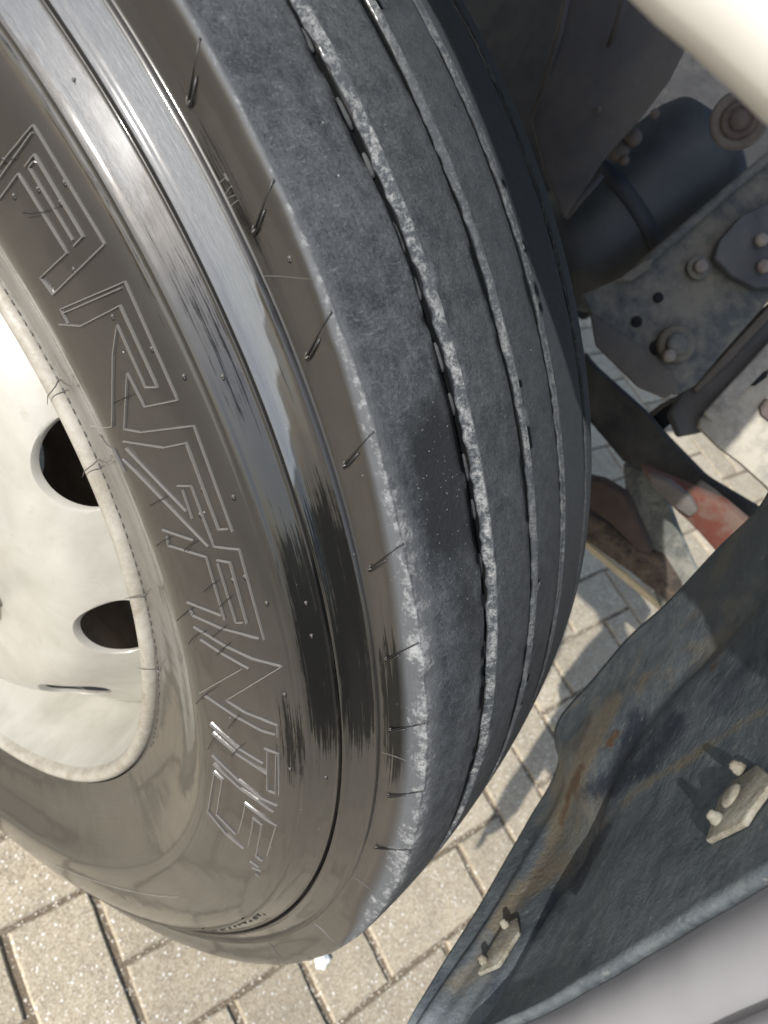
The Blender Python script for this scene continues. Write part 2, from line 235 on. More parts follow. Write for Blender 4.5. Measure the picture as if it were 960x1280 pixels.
# ---------------------------------------------------------------- rubber
def rubber():
    t = NT('tyre_rubber'); uv = t.n('UVMap').outputs[0]
    at1 = t.n('Attribute', attribute_name='wear'); at2 = t.n('Attribute', attribute_name='reflect_tone')
    s1 = t.n('SeparateColor'); t.l(at1.outputs['Color'], s1.inputs[0]); s2 = t.n('SeparateColor'); t.l(at2.outputs['Color'], s2.inputs[0])
    tread, chalk, scuff = s1.outputs; reflect_tone, wet, pale = s2.outputs
    lines = t.noise(t.mapv(uv, (6, 1000, 1)), 1, 5, .75)             # drawn-out lines round the wall
    lines2 = t.noise(t.mapv(uv, (30, 260, 1)), 1, 4, .7)
    blot = t.noise(uv, 9, 4, .6)
    fine = t.noise(uv, 900, 4, .8); mid = t.noise(uv, 110, 5, .75)
    # --- side wall: brown dusty film and painted dark reflections, ragged along the drawn-out lines
    f = t.math('ADD', reflect_tone, t.math('MULTIPLY', t.math('SUBTRACT', t.math('ADD', t.math('MULTIPLY', lines, .6), t.math('MULTIPLY', lines2, .4)), .5), 3.4))
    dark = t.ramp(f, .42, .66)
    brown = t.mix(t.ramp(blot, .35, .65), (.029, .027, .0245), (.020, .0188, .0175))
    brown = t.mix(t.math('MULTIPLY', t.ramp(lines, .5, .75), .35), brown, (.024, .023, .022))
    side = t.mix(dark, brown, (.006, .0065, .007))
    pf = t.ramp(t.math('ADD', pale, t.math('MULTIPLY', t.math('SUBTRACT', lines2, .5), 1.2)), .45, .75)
    side = t.mix(t.math('MULTIPLY', pf, .85), side, (.115, .125, .138))  # pale bands: reflected sky put into the wall colour
    # --- tread: blue-grey dust, fine pale scratches running across
    scr = t.noise(t.mapv(uv, (760, 230, 1), rot=(0, 0, .85)), 1, 4, .75, .8); scr2 = t.noise(t.mapv(uv, (640, 180, 1), rot=(0, 0, .2)), 1, 4, .75, .8)
    cl = t.noise(uv, 26, 5, .7, .6)
    trc = t.mix(t.ramp(t.math('ADD', t.math('MULTIPLY', cl, .4), t.math('MULTIPLY', mid, .6)), .40, .60), (.028, .033, .041), (.088, .097, .110))
    trc = t.mix(t.math('MULTIPLY', t.ramp(t.math('MAXIMUM', scr, scr2), .58, .70), t.ramp(t.noise(uv, 45, 4, .7), .38, .62, .12, .70)), trc, (.23, .245, .26))
    trc = t.mix(t.math('MULTIPLY', t.ramp(fine, .55, .70), .55), trc, (.22, .235, .25))
    trc = t.mix(t.math('MULTIPLY', t.ramp(t.noise(uv, 520, 4, .8), .48, .36), .75), trc, (.012, .015, .020))
    wf = t.ramp(t.math('ADD', wet, t.math('MULTIPLY', t.math('SUBTRACT', t.noise(uv, 38, 6, .72), .5), 2.0)), .15, .80)
    wcol = t.mix(t.ramp(t.noise(uv, 700, 2, .5), .69, .73), (.0135, .0165, .021), (.5, .52, .52))
    trc = t.mix(wf, trc, wcol)
    inner = t.n('SeparateXYZ'); t.l(t.obj(), inner.inputs[0])
    dusty = t.math('ADD', t.ramp(inner.outputs[0], .05, .17, 0, 1), t.math('MULTIPLY', t.math('SUBTRACT', cl, .5), .5))  # mask for the darker tone towards the inner ribs
    trc = t.mix(t.ramp(dusty, 0, 1, 0, .80), trc, (.036, .043, .053))      # tread colour darker towards the inner ribs
    col = t.mix(tread, side, trc)
    col = t.mix(t.ramp(chalk, .05, .45, 0, .85), col, (.048, .056, .066))
    ch = t.math('MULTIPLY', chalk, t.ramp(t.math('ADD', t.math('MULTIPLY', t.noise(uv, 75, 5, .8), .5), t.math('MULTIPLY', t.noise(uv, 330, 4, .85), .5)), .47, .59))
    col = t.mix(ch, col, (.30, .31, .315))
    sf = t.math('MULTIPLY', t.ramp(t.math('ADD', scuff, t.math('MULTIPLY', t.math('SUBTRACT', t.math('ADD', t.math('MULTIPLY', t.noise(uv, 55, 6, .8), .7), t.math('MULTIPLY', t.noise(uv, 300, 4, .8), .3)), .5), 3.4)), .55, .90), t.ramp(scuff, .02, .25))
    col = t.mix(t.ramp(scuff, .18, .42, 0, .85), col, (.095, .102, .112))
    col = t.mix(sf, col, (.27, .28, .285))
    vo = t.n('TexVoronoi', feature='F1'); t.l(uv, vo.inputs['Vector']); vo.inputs['Scale'].default_value = 150; vs = t.n('SeparateColor'); t.l(vo.outputs['Color'], vs.inputs[0])
    spk = t.math('MULTIPLY', t.math('LESS_THAN', vo.outputs['Distance'], t.math('MULTIPLY', vs.outputs[1], .085)), t.math('GREATER_THAN', vs.outputs[0], .90))
    col = t.mix(t.math('MULTIPLY', spk, .8), col, (.42, .42, .41))
    # --- gloss
    rough_side = t.math('ADD', t.ramp(dark, 0, 1, .36, .14), t.math('MULTIPLY', t.ramp(lines, .4, .7), .10))
    mx = t.n('Mix'); t.val(mx.inputs[0], t.math('MAXIMUM', tread, t.ramp(scuff, .08, .40, 0, .8))); t.l(rough_side, mx.inputs[2]); mx.inputs[3].default_value = .82
    rg = mx.outputs[0]
    keep = t.ramp(dark, 0, 1, .85, .06)
    coat = t.math('MULTIPLY', t.math('SUBTRACT', 1., t.math('MAXIMUM', tread, t.ramp(scuff, .08, .35))), keep)
    hb = t.math('ADD', t.math('MULTIPLY', t.noise(uv, 420, 6, .75), tread), t.math('MULTIPLY', t.math('MULTIPLY', lines, t.math('ADD', .05, t.math('MULTIPLY', pale, .5))), t.math('SUBTRACT', 1., tread)))
    hb = t.math('ADD', hb, t.math('MULTIPLY', t.noise(uv, 190, 6, .8), t.math('MAXIMUM', t.math('MULTIPLY', scuff, .5), chalk)))
    bp = t.bump(hb, .8, .0011)
    low = t.noise(uv, 14, 3, .5)
    bp2 = t.bump(low, .25, .003, bp)
    t.out(Base_Color=col, Roughness=rg, Normal=bp2, Coat_Weight=coat, Coat_Roughness=.10, Coat_IOR=1.55, Specular_IOR_Level=t.ramp(dark, 0, 1, .5, .22))
    t.l(t.bump(low, .3, .003), t.b.inputs['Coat Normal'])
    return t.m
M_RUB = rubber()
def plain(name, col, rough, **kw): return NT(name).out(Base_Color=col, Roughness=rough, **kw)
M_BLACK = plain('black_wet_rubber', (.010, .010, .011), .35)
M_LETTER = plain('raised_rubber', (.15, .145, .135), .2, Coat_Weight=1., Coat_Roughness=.08)
M_FIN = plain('thin_rubber_fin', (.09, .085, .08), .3)

# ---------------------------------------------------------------- tyre profile, in wheel radii: (axial offset, radius)
PROF = [(0.0,1.0),(-.0015,.985),(-.001,.962),(-.0015,.948),(-.006,.9455),(-.0045,.941),(-.0105,.930),(-.0185,.9145),(-.0205,.9115),(-.0225,.906),(-.0405,.885),(-.0505,.865),(-.0570,.840),(-.0620,.800),(-.0655,.760),(-.0640,.738),(-.0550,.718),(-.0410,.692),(-.0335,.672),(-.0270,.652),(-.0200,.632),(-.0135,.616),(-.008,.604)]
_pr = np.array([p[1] for p in PROF])[::-1]; _pa = np.array([p[0] for p in PROF])[::-1]
def a_of_r(r): return np.interp(r, _pr, _pa)
GR = [(.1034, 1.0156, .0115, .022), (.1965, 1.0181, .0084, .020), (.2795, 1.0182, .0078, .019), (.3752, 1.0095, .0056, .015)]   # grooves: centre, radius, half width, depth
def crown(a): return 1.0 + .0185 * (1 - np.abs((np.clip(a, 0, .411) - .2055) / .2055) ** 2.2)

def smooth_wall():
    """bead to shoulder with rounded corners; returns rows (a, r, kind)"""
    rows = []
    seg = [(a, r) for a, r in PROF[::-1]]                     # from the bead outwards
    i9 = [i for i, p in enumerate(seg) if p[1] > .9055][0]
    low = np.array(seg[:i9 + 1]); 
    for _ in range(3):
        q = [low[0]]
        for p0, p1 in zip(low[:-1], low[1:]): q += [p0 * .75 + p1 * .25, p0 * .25 + p1 * .75]
        q.append(low[-1]); low = np.array(q)
    keep = [0]
    for i in range(1, len(low)):
        if np.hypot(*(low[i] - low[keep[-1]])) > .0022: keep.append(i)
    rows += [(low[i][0], low[i][1]) for i in keep]
    # fine ring line at .879
    rows = [r for r in rows if abs(r[1] - .879) > .0035]
    idx = [i for i, r in enumerate(rows) if r[1] > .879][0]
    a0 = float(a_of_r(.879)); rows[idx:idx] = [(a0 + .0008, .8772), (a0 - .0004, .8783), (a0 - .0022, .8790), (a0 - .0010, .8797), (a0 - .0010, .8812)]
    # cut line, step and ridge
    rows += [(-.0232, .9070), (-.0215, .9078), (-.0030, .9084), (-.0030, .9114), (-.0190, .9120), (-.0232, .9128), (-.0232, .9142), (-.0185, .9164), (-.0150, .9215), (-.0110, .9295), (-.0075, .9360), (-.0050, .9405), (-.0044, .9432), (-.0048, .9443), (-.0088, .9449), (-.0088, .9457), (-.0036, .9463), (-.0018, .9474), (-.0018, .9500), (-.0008, .956), (-.0006, .964), (-.0012, .974), (-.0018, .984), (-.0016, .991), (-.0006, .9965), (.0012, .9996)]
    return rows
def build_rows():
    R = [(a, r, 'w') for a, r in smooth_wall()]
    a = .004; cuts = []
    edges = []
    for c, rr, hw, dp in GR: edges.append((c - hw, c + hw, c, dp, hw))
    T = []
    pos = .004
    for (l, r_, c, dp, hw) in edges:
        n = max(3, int((l - pos) / .0075)); T += [(x, float(crown(x)), 't') for x in np.linspace(pos, l - .0012, n)]
        T += [(l, float(crown(l)) - .0008, 'e'), (l + .0010, float(crown(l)) - .005, 'g'), (l + hw * .35, float(crown(l)) - dp * .93, 'g'), (l + hw * .5, float(crown(l)) - dp, 'g'), (l + hw * .85, float(crown(l)) - dp, 'g'), (l + hw * 1.05, float(crown(l)) - dp * .86, 'g'), (l + hw * 1.30, float(crown(l)) - dp * .60, 'd'), (l + hw * 1.46, float(crown(l)) - dp * .40, 'd'), (l + hw * 1.54, float(crown(l)) - dp * .28, 'd'), (l + hw * 1.66, float(crown(l)) - dp * .19, 'h'), (l + hw * 1.8, float(crown(l)) - dp * .12, 'h'), (r_ - .0006, float(crown(r_)) - .0018, 'h'), (r_ + .0012, float(crown(r_)), 'k')]
        pos = r_ + .003
    T += [(x, float(crown(x)), 't') for x in np.linspace(pos, .409, 6)]
    # inner shoulder and inner wall (mostly unseen)
    T += [(.414, .992, 'w'), (.416, .96, 'w'), (.43, .92, 'w'), (.46, .86, 'w'), (.475, .80, 'w'), (.47, .74, 'w'), (.45, .68, 'w'), (.42, .62, 'w'), (.41, .604, 'w')]
    return R + T
def smooth_noise(th, freq, seed):
    """periodic 1-D value noise over the turn"""
    n = max(4, int(freq)); v = np.random.default_rng(seed).uniform(-1, 1, n)
    x = (th / (2 * PI) % 1) * n; i = np.floor(x).astype(int); f = x - i; f = f * f * (3 - 2 * f)
    return v[i % n] * (1 - f) + v[(i + 1) % n] * f
def build_tyre(parent):
    rows = build_rows(); Mn = len(rows)
    th = np.concatenate([np.radians(np.arange(78, 262, .1)), np.radians(np.arange(262, 438, 1.0))]); N = len(th)
    A = np.array([[r[0]] * N for r in rows]).T.copy(); Rr = np.array([[r[1]] * N for r in rows]).T.copy()
    kinds = [r[2] for r in rows]
    wear = np.zeros((N, Mn, 3)); reflect_tone = np.zeros((N, Mn, 3))
    wear[:, :, 0] = np.array([0. if k == 'w' else 1. for k in kinds])[None]
    thd = np.degrees(th)
    gi = -1; prev = ''
    wob = None
    for j, k in enumerate(kinds):
        a, r = rows[j][0], rows[j][1]
        if k == 'e':
            gi += 1
            amp = (.0023, .0015, .0013, .0008)[gi]
            wob = amp * (smooth_noise(th, 70, 10 + gi) + .7 * smooth_noise(th, 190, 20 + gi) + .5 * smooth_noise(th, 520, 30 + gi))
            wob2 = amp * (smooth_noise(th, 90, 40 + gi) + .6 * smooth_noise(th, 260, 50 + gi) + .7 * smooth_noise(th, 700, 60 + gi))
            dent = np.clip(smooth_noise(th, 330, 70 + gi) - .35, 0, 1) * .0016
        if k == 'e': A[:, j] += wob * 1.3; Rr[:, j] -= np.clip(-wob, 0, 1) * .8
        if k == 'g': A[:, j] += wob * .6
        if k in 'gd': wear[:, j, 0] = .0; reflect_tone[:, j, 0] = 1.5
        if k == 'd': A[:, j] += wob2 * .4; Rr[:, j] += .6 * wob2
        if k == 'h': A[:, j] += wob2 * .7; Rr[:, j] += .5 * wob2 - dent * .5
        if k == 'k': A[:, j] += wob2 * 1.4; Rr[:, j] -= dent * .4
        if k in 'hk':
            base = (.98, .42, .36, .28)[gi]
            wear[:, j, 1] = np.clip(base  * (1. + .5 * smooth_noise(th, 120, 80 + gi)), 0, 1)
    # ragged worn shoulder
    sag = np.exp(-((thd - 131.5) / 4.0) ** 4)
    for j, r in enumerate(rows):
        if kinds[j] in 'te' and r[0] < .097: Rr[:, j] -= .0050 * sag * max(0, 1 - ((r[0] - .035) / .062) ** 2)
        if kinds[j] == 'w' and r[0] < .1 and r[1] > .985: Rr[:, j] -= .0030 * sag * (r[1] - .985) / .015
    ridx = [j for j, r in enumerate(rows) if kinds[j] == 'w' and r[0] < .1 and r[1] > .985]
    tidx = [j for j, r in enumerate(rows) if kinds[j] == 't' and r[0] < .03]
    lowt = np.clip((thd - 108) / 30, 0, 1) * np.clip((172 - thd) / 12, 0, 1)          # most chewed between those angles
    chew = (.3 + .6 * lowt) * (np.clip(smooth_noise(th, 240, 5), 0, 1) * .0028 + np.clip(smooth_noise(th, 640, 6), 0, 1) * .0016)
    for j in ridx + tidx: Rr[:, j] -= chew * (1 if rows[j][0] < .006 else .35); A[:, j] += .5 * chew * (1 if j in ridx else 0)
    tuck = np.clip((thd - 158) / 14, 0, 1); tuck[thd > 262] = 0
    for j, r in enumerate(rows):
        a, rad = r[0], r[1]
        if a < .1:
            if kinds[j] == 't':
                wdt = .009 + .013 * lowt; wear[:, j, 2] = np.exp(-(a / wdt) ** 2) * (.28 + .38 * lowt) * (1 + .35 * smooth_noise(th, 60, 91)) * (thd < 172)
            elif rad > .955:
                dd = (1 - rad); wd = .004 + .022 * np.clip((thd - 116) / 22, 0, 1) * np.clip((174 - thd) / 8, 0, 1)
                wear[:, j, 2] = np.exp(-(dd / wd) ** 2) * (.56 + .10 * lowt) * (thd < 174)
                # beyond the wear the face of the shoulder is brown again; dusty grey skin above 120 degrees
    for j, r in enumerate(rows):
        if kinds[j] == 't' and r[0] < .1:
            reflect_tone[:, j, 1] = 1.0 * np.exp(-((r[0] - .062) / .036) ** 4) * np.exp(-((thd - 130.6) / 4.6) ** 4)
            reflect_tone[:, j, 1] += .55 * np.exp(-((r[0] - .07) / .03) ** 2) * np.exp(-((thd - 139) / 4) ** 2)
    # inner ribs: their darker tone comes from the material
    reflect_tone[:, :, 2] += 0
    reflect_tone[:, :, 2] = np.maximum(reflect_tone[:, :, 2], 1.3 * (A < .1) * (np.abs(Rr - .9136) < .0011) * (1 / (1 + np.exp((thd - 150) / 3)))[:, None])
    reflect_tone[:, :, 2] = np.maximum(reflect_tone[:, :, 2], 1.2 * (A < .1) * (np.abs(Rr - .9453) < .0007) * (1 / (1 + np.exp((thd - 126) / 2)))[:, None])
    reflect_tone[:, :, 2] *= 1 - ((Rr > .9078) & (Rr < .9123) & (A < .1)); reflect_tone[:, :, 0] = np.maximum(reflect_tone[:, :, 0], 1.6 * ((Rr > .9080) & (Rr < .9116) & (A < .1)))
    def blob(rc, rw, t0, t1, soft, amp):  # dark reflection painted on the side wall
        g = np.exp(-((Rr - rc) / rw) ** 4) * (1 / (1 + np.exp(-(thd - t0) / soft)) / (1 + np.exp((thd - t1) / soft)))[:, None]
        reflect_tone[:, :, 0] = np.maximum(reflect_tone[:, :, 0], amp * g * (A < .1))
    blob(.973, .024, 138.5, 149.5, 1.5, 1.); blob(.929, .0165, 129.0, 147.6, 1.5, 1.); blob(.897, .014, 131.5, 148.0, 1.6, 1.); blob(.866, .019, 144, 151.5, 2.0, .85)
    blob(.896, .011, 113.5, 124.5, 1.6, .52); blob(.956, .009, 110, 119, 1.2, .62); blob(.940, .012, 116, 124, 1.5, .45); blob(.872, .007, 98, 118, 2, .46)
    wedge = np.clip((129.5 - thd) / 12, 0, 1)[:, None]  # pale sky reflections painted along the upper wall bands
    reflect_tone[:, :, 2] = np.exp(-((Rr - .894) / .012) ** 4) * (1 / (1 + np.exp((thd - 112.5) / 1.6)))[:, None] * (A < .1)
    reflect_tone[:, :, 2] = np.maximum(reflect_tone[:, :, 2], 1.1 * (A < .1) * (wedge > 0) * np.clip((Rr - .9125) / .001, 0, 1) * np.clip((.9135 + .030 * wedge - Rr) / .0035, 0, 1))
    Y = RW * Rr * np.cos(th)[:, None]; Z = RW * Rr * np.sin(th)[:, None] + HZ
    V = np.stack([RW * A, Y, Z], 2).reshape(-1, 3)
    i = np.arange(N)[:, None]; j = np.arange(Mn - 1)[None]; i2 = (i + 1) % N
    F = np.stack([i * Mn + j, i * Mn + j + 1, i2 * Mn + j + 1, i2 * Mn + j], 2).reshape(-1, 4)
    me = bpy.data.meshes.new('tire'); me.vertices.add(len(V)); me.vertices.foreach_set('co', V.ravel())
    me.loops.add(F.size); me.loops.foreach_set('vertex_index', F.ravel().astype(np.int32))
    me.polygons.add(len(F)); me.polygons.foreach_set('loop_start', np.arange(0, F.size, 4, dtype=np.int32)); me.polygons.foreach_set('loop_total', np.full(len(F), 4, dtype=np.int32))
    me.update(calc_edges=True)
    ln = np.concatenate([[0], np.cumsum(np.hypot(np.diff([r[0] for r in rows]), np.diff([r[1] for r in rows])))]) * RW
    tw = np.unwrap(th); U = np.repeat((tw * RW)[:, None], Mn, 1); W = np.repeat(ln[None], N, 0)
    uvv = np.stack([U, W], 2).reshape(-1, 2); luv = uvv[F.ravel()].reshape(-1, 4, 2)
    last = luv[:, 2, 0] < luv[:, 0, 0]; luv[last, 2, 0] += 2 * PI * RW; luv[last, 3, 0] += 2 * PI * RW
    ul = me.uv_layers.new(name='UVMap'); ul.data.foreach_set('uv', luv.ravel().astype(np.float32))
    for nm, arr in (('wear', wear), ('reflect_tone', reflect_tone)):
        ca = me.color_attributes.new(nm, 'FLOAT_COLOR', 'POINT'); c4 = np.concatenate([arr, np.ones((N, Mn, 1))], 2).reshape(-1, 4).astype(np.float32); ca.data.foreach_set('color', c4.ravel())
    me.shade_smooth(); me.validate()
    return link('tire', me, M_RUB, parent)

def wpt(r, td, lift=0.):
    """point on the outer side wall at radius r (wheel radii), angle td; lift outboard in metres"""
    t = math.radians(td); return Vector((float(a_of_r(r)) * RW - lift, r * RW * math.cos(t), r * RW * math.sin(t) + HZ))
def wall_ridge(pts, wid, hgt):
    """low ridge with a triangular section that follows the side wall"""
    P = [wpt(r, t) for r, t in pts]; V = []; F = []; n = len(P)
    for i in range(n):
        a = P[max(i - 1, 0)]; b = P[min(i + 1, n - 1)]; d = (b - a).normalized(); nx = Vector((-1, 0, 0)); s = d.cross(nx).normalized()
        V += [P[i] + s * wid - nx * .0012, P[i] + s * wid * .35 + nx * hgt, P[i] - s * wid * .35 + nx * hgt, P[i] - s * wid - nx * .0012]
    for i in range(n - 1):
        for k in range(3): F.append((4 * i + k, 4 * i + k + 1, 4 * i + 4 + k + 1, 4 * i + 4 + k))
    F += [(0, 1, 2, 3), (4 * n - 1, 4 * n - 2, 4 * n - 3, 4 * n - 4)]
    return V, F
# ---------------------------------------------------------------- the wheel
wheel = empty('truck_wheel', (0, 0, 0), 'big black ribbed truck tyre with a worn shoulder on a cream steel wheel', 'wheel')
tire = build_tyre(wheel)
# lettering moulded on the wall: each character its own raised outline
groups = [range(0, 5), range(5, 9), range(9, 16), range(16, 22), range(22, 27), range(27, 31), range(31, 37), range(37, 43)]
for g in groups:
    V = []; F = []
    for q in g:
        if q >= len(LETTERS): continue
        pts = LETTERS[q]
        # densify so the ridge hugs the wall
        D = [pts[0]]
        for p0, p1 in zip(pts[:-1], pts[1:]):
            m = 3
            for s in range(1, m + 1): D.append((p0[0] + (p1[0] - p0[0]) * s / m, p0[1] + (p1[1] - p0[1]) * s / m))
        v, f = wall_ridge(D, .00058, .0010); o = len(V); V += v; F += [tuple(o + i for i in x) for x in f]
    mesh('raised_letter', V, F, M_LETTER, tire)
def hairpin(a, b, c):
    # long leg from the shoulder edge a to the turn b and the short leg back to c
    a = (a[0], a[1]); w = .0030
    A, B, C = wpt(*a, .0004), wpt(*b, .0004), wpt(*c, .0004)
    d = (B - A).normalized(); s = (C - (A + d * (C - A).dot(d))); off = s.normalized() * min(s.length, .0032)
    path = [A, A + (B - A) * .5, B - d * .002, B + d * .0004 + off * .2, B + d * .0006 + off * .6, B - d * .0014 + off, C]
    return path
for k, (a, b, c) in enumerate(SLITS):
    if a[0] == 0: a = (.9985, b[1] - (1.3 if k < 3 else 2.3))
    p = hairpin(a, b, c)
    V, F = tube(p, .00040, 6); mesh('shoulder_slit', V, F, M_BLACK, tire, True)
    V, F = tube([q + Vector((-.0002, .0008, .0006)) for q in p[2:6]], .00028, 5); mesh('slit_rim', V, F, M_FIN, tire, True)
def hair(pts, first):
    P = [wpt(r, t, .0004 + .0022 * ((1 - i / (len(pts) - 1)) ** 1.2)) for i, (r, t) in enumerate(pts)]
    Q = []
    for i in range(len(P) - 1):
        for s in range(3): Q.append(P[i].lerp(P[i + 1], s / 3))
    Q.append(P[-1])
    return tube(Q, [.00034 * (1 - .75 * i / (len(Q) - 1)) for i in range(len(Q))], 5)
for h in [q for q in HAIRS if min(p[0] for p in q) > .70]:
    V, F = hair(h, None); mesh('rubber_hair', V, F, M_BLACK, tire, True)
for g in NUBS:
    for r, t in g:
        P = wpt(r, t); disc_stack('vent_nub', P, (-1, 0, 0), [(-.001, .0009), (.0003, .0008), (.0006, .0004)], M_FIN, tire, 8)
        disc_stack('vent_pit', P + Vector((-.0001, -.0009, -.0010)), (-1, 0, 0), [(-.001, .0009), (.0002, .0008)], M_BLACK, tire, 8)
# small T.W.I. mark beside the ring ridge
def stroke_text(strokes, rc, tc, size, name, wid=.00035):
    V = []; F = []
    for st in strokes:
        pts = [(rc + (y - .5) * size, tc + x * math.degrees(size / rc)) for x, y in st]
        v, f = wall_ridge(pts, wid, .00035); o = len(V); V += v; F += [tuple(o + i for i in x) for x in f]
    mesh(name, V, F, M_LETTER, tire)
stroke_text([[(0, 1), (.7, 1)], [(.35, 1), (.35, 0)], [(.95, 0), (1.0, 0)], [(1.2, 1), (1.4, 0), (1.6, .8), (1.8, 0), (2.0, 1)], [(2.2, 0), (2.25, 0)], [(2.5, 1), (2.5, 0)], [(2.8, 0), (2.85, 0)]], .9525, 113.2, .0085, 'wear_indicator_mark')
# dashes along the bead and fine fins out over the rim
V = []; F = []
for k in range(58):
    t0 = 104 + k * 1.18 + random.uniform(-.15, .15); rr = .613 + random.uniform(-.0015, .0015)
    v, f = wall_ridge([(rr, t0), (rr + .0005, t0 + .35), (rr, t0 + .6)], .0005, .0005); o = len(V); V += v; F += [tuple(o + i for i in x) for x in f]
tag(mesh('bead_dashes', V, F, M_FIN, tire), kind='stuff')
for t0 in (117.5, 126.0, 142.0, 153.5):
    a = wpt(.622, t0, .0006); P = [a, wpt(.611, t0 + .4, .003), Vector((-.0112, .597 * RW * math.cos(math.radians(t0 + .9)), .597 * RW * math.sin(math.radians(t0 + .9)) + HZ)), Vector((-.0106, .584 * RW * math.cos(math.radians(t0 + 1.7)), .584 * RW * math.sin(math.radians(t0 + 1.7)) + HZ))]
    V, F = tube(P, [.0004, .0004, .0003, .0001], 5); mesh('rubber_hair', V, F, M_FIN, tire, True)
# faint mould line across the shoulder and raised arcs low on the wall
for ra, ta, rb, tb in ((.948, 117.9, .995, 119.0), (.948, 147.8, .998, 147.0), (.95, 163.5, .999, 163.0), (.95, 175, .999, 174.5), (.95, 186, .999, 186)):
    V, F = wall_ridge([(ra + (rb - ra) * s / 6, ta + (tb - ta) * s / 6) for s in range(7)], .0004, .0003); mesh('mould_line', V, F, M_FIN, tire)
V = []; F = []
for k in range(34):                                                      # worn row of small characters low on the wall
    t0 = 176 + k * 1.35; rr = .885 + .0 * k
    for q in range(3):
        x = random.uniform(0, .9); y = random.uniform(-.006, .006)
        v, f = wall_ridge([(rr + y, t0 + x), (rr + y + random.uniform(-.006, .006), t0 + x + random.uniform(.1, .5))], .0006, .0004); o = len(V); V += v; F += [tuple(o + i for i in z) for z in f]
tag(mesh('small_moulded_print', V, F, M_BLACK, tire), kind='stuff')
V, F = wall_ridge([(.80 - .02 * math.sin(s / 20 * PI), 186 + s * 1.7) for s in range(21)], .0007, .0005); mesh('mould_line', V, F, M_LETTER, tire)
# stone ejectors: long low pills on the floor of the first groove
for k in range(26):
    t0 = 84.5 + k * 3.0 + (.35 if k % 2 else 0); L = 1.55 if k % 2 else 1.2
    c, rr, hw, dp = GR[0]; P = []
    for s in range(7):
        t = math.radians(t0 + L * s / 6); r = (float(crown(c)) - dp * .47) * RW; P.append(Vector(((c - hw + hw * 1.28) * RW, r * math.cos(t), r * math.sin(t) + HZ)))
    V, F = tube(P, [.0006, .0012, .0013, .0013, .0013, .0012, .0006], 6); mesh('stone_ejector', V, F, M_EJ, tire, True)

# --- steel rim
def lathe_rows(rows, th0=0, th1=360, step=1.0):
    th = np.radians(np.arange(th0, th1, step)); N = len(th); M = len(rows); V = []
    for t in th:
        for a, r in rows: V.append((a * RW, r * RW * math.cos(t), r * RW * math.sin(t) + HZ))
    F = [(i * M + j, i * M + j + 1, ((i + 1) % N) * M + j + 1, ((i + 1) % N) * M + j) for i in range(N) for j in range(M - 1)]
    return V, F
def chaikin(p, n=2):
    p = [np.array(q, float) for q in p]
    for _ in range(n):
        q = [p[0]]
        for a, b in zip(p[:-1], p[1:]): q += [a * .75 + b * .25, a * .25 + b * .75]
        q.append(p[-1]); p = q
    return [tuple(x) for x in p]
V, F = lathe_rows(chaikin([(.03, .603), (.004, .6035), (-.009, .6015), (-.0165, .596), (-.018, .588), (-.013, .581), (.0, .577)], 2), 0, 360, 1.0)
mesh('rim_flange', V, F, M_FLANGE, wheel, True)
V, F = lathe_rows(chaikin([(.0, .577), (.03, .571), (.07, .562), (.11, .556), (.15, .550), (.24, .548), (.40, .560), (.415, .602)]), 0, 360, 1.0)
rim = mesh('rim', V, F, M_RIM, wheel, True)
# disc with ten hand holes
DP = chaikin([(.150, .5495), (.142, .542), (.124, .522), (.098, .496), (.062, .465), (.030, .440), (.010, .415), (.000, .385), (-.004, .35), (-.005, .30), (-.005, .27), (-.004, .23), (-.004, .20)], 2)
DA = np.array(DP); ds = np.concatenate([[0], np.cumsum(np.hypot(np.diff(DA[:, 0]), np.diff(DA[:, 1])))])
ss = np.arange(0, ds[-1], .0055); da = np.interp(ss, ds, DA[:, 0]); dr = np.interp(ss, ds, DA[:, 1])
bm = bmesh.new(); N = 720; G = []; HA = 129.5
hc, hr = .456, .0600
s_c = float(np.interp(-hc, -dr, ss))
def hole_d(s, t):
    k = round((t - HA) / 36); dt = math.radians(t - (HA + 36 * k)) * hc; dsv = (s - s_c)
    ax = .060; ay = .066 * (1 - .12 * dsv / ax)
    return dsv / ax, dt / ay, k
for i in range(N):
    G.append([bm.verts.new((da[j] * RW, dr[j] * RW * math.cos(2 * PI * i / N), dr[j] * RW * math.sin(2 * PI * i / N) + HZ)) for j in range(len(ss))])
def pos(s, t):
    a = float(np.interp(s, ss, da)); r = float(np.interp(s, ss, dr)); t = math.radians(t); return Vector((a * RW, r * RW * math.cos(t), r * RW * math.sin(t) + HZ))
inside = [[(lambda h: h[0] ** 2 + h[1] ** 2 < 1)(hole_d(ss[j], 360 * i / N)) for j in range(len(ss))] for i in range(N)]
for i in range(N):
    for j in range(len(ss) - 1):
        q = [(i, j), (i, j + 1), ((i + 1) % N, j + 1), ((i + 1) % N, j)]
        if sum(inside[a][b] for a, b in q) < 3: bm.faces.new([G[a][b] for a, b in q])
par = {}
for i in range(N):
    for j in range(len(ss)): par[G[i][j]] = (ss[j], 360 * i / N)
bmesh.ops.delete(bm, geom=[v for v in bm.verts if not v.link_faces], context='VERTS')
hole_edges = []
for v in bm.verts:
    s, t = par[v]
    if v.is_boundary and .36 < math.hypot(v.co.y, v.co.z - HZ) / RW < .535:
        x, y, k = hole_d(s, t); L = math.hypot(x, y)
        if L < 1.4 and L > .3:
            x /= L; y /= L; s2 = s_c + x * .060; ay = .066 * (1 - .12 * x); t2 = HA + 36 * k + math.degrees(y * ay / hc); v.co = pos(s2, t2)
rimv = [e for e in bm.edges if e.is_boundary and .36 < math.hypot(e.verts[0].co.y, e.verts[0].co.z - HZ) / RW < .54]
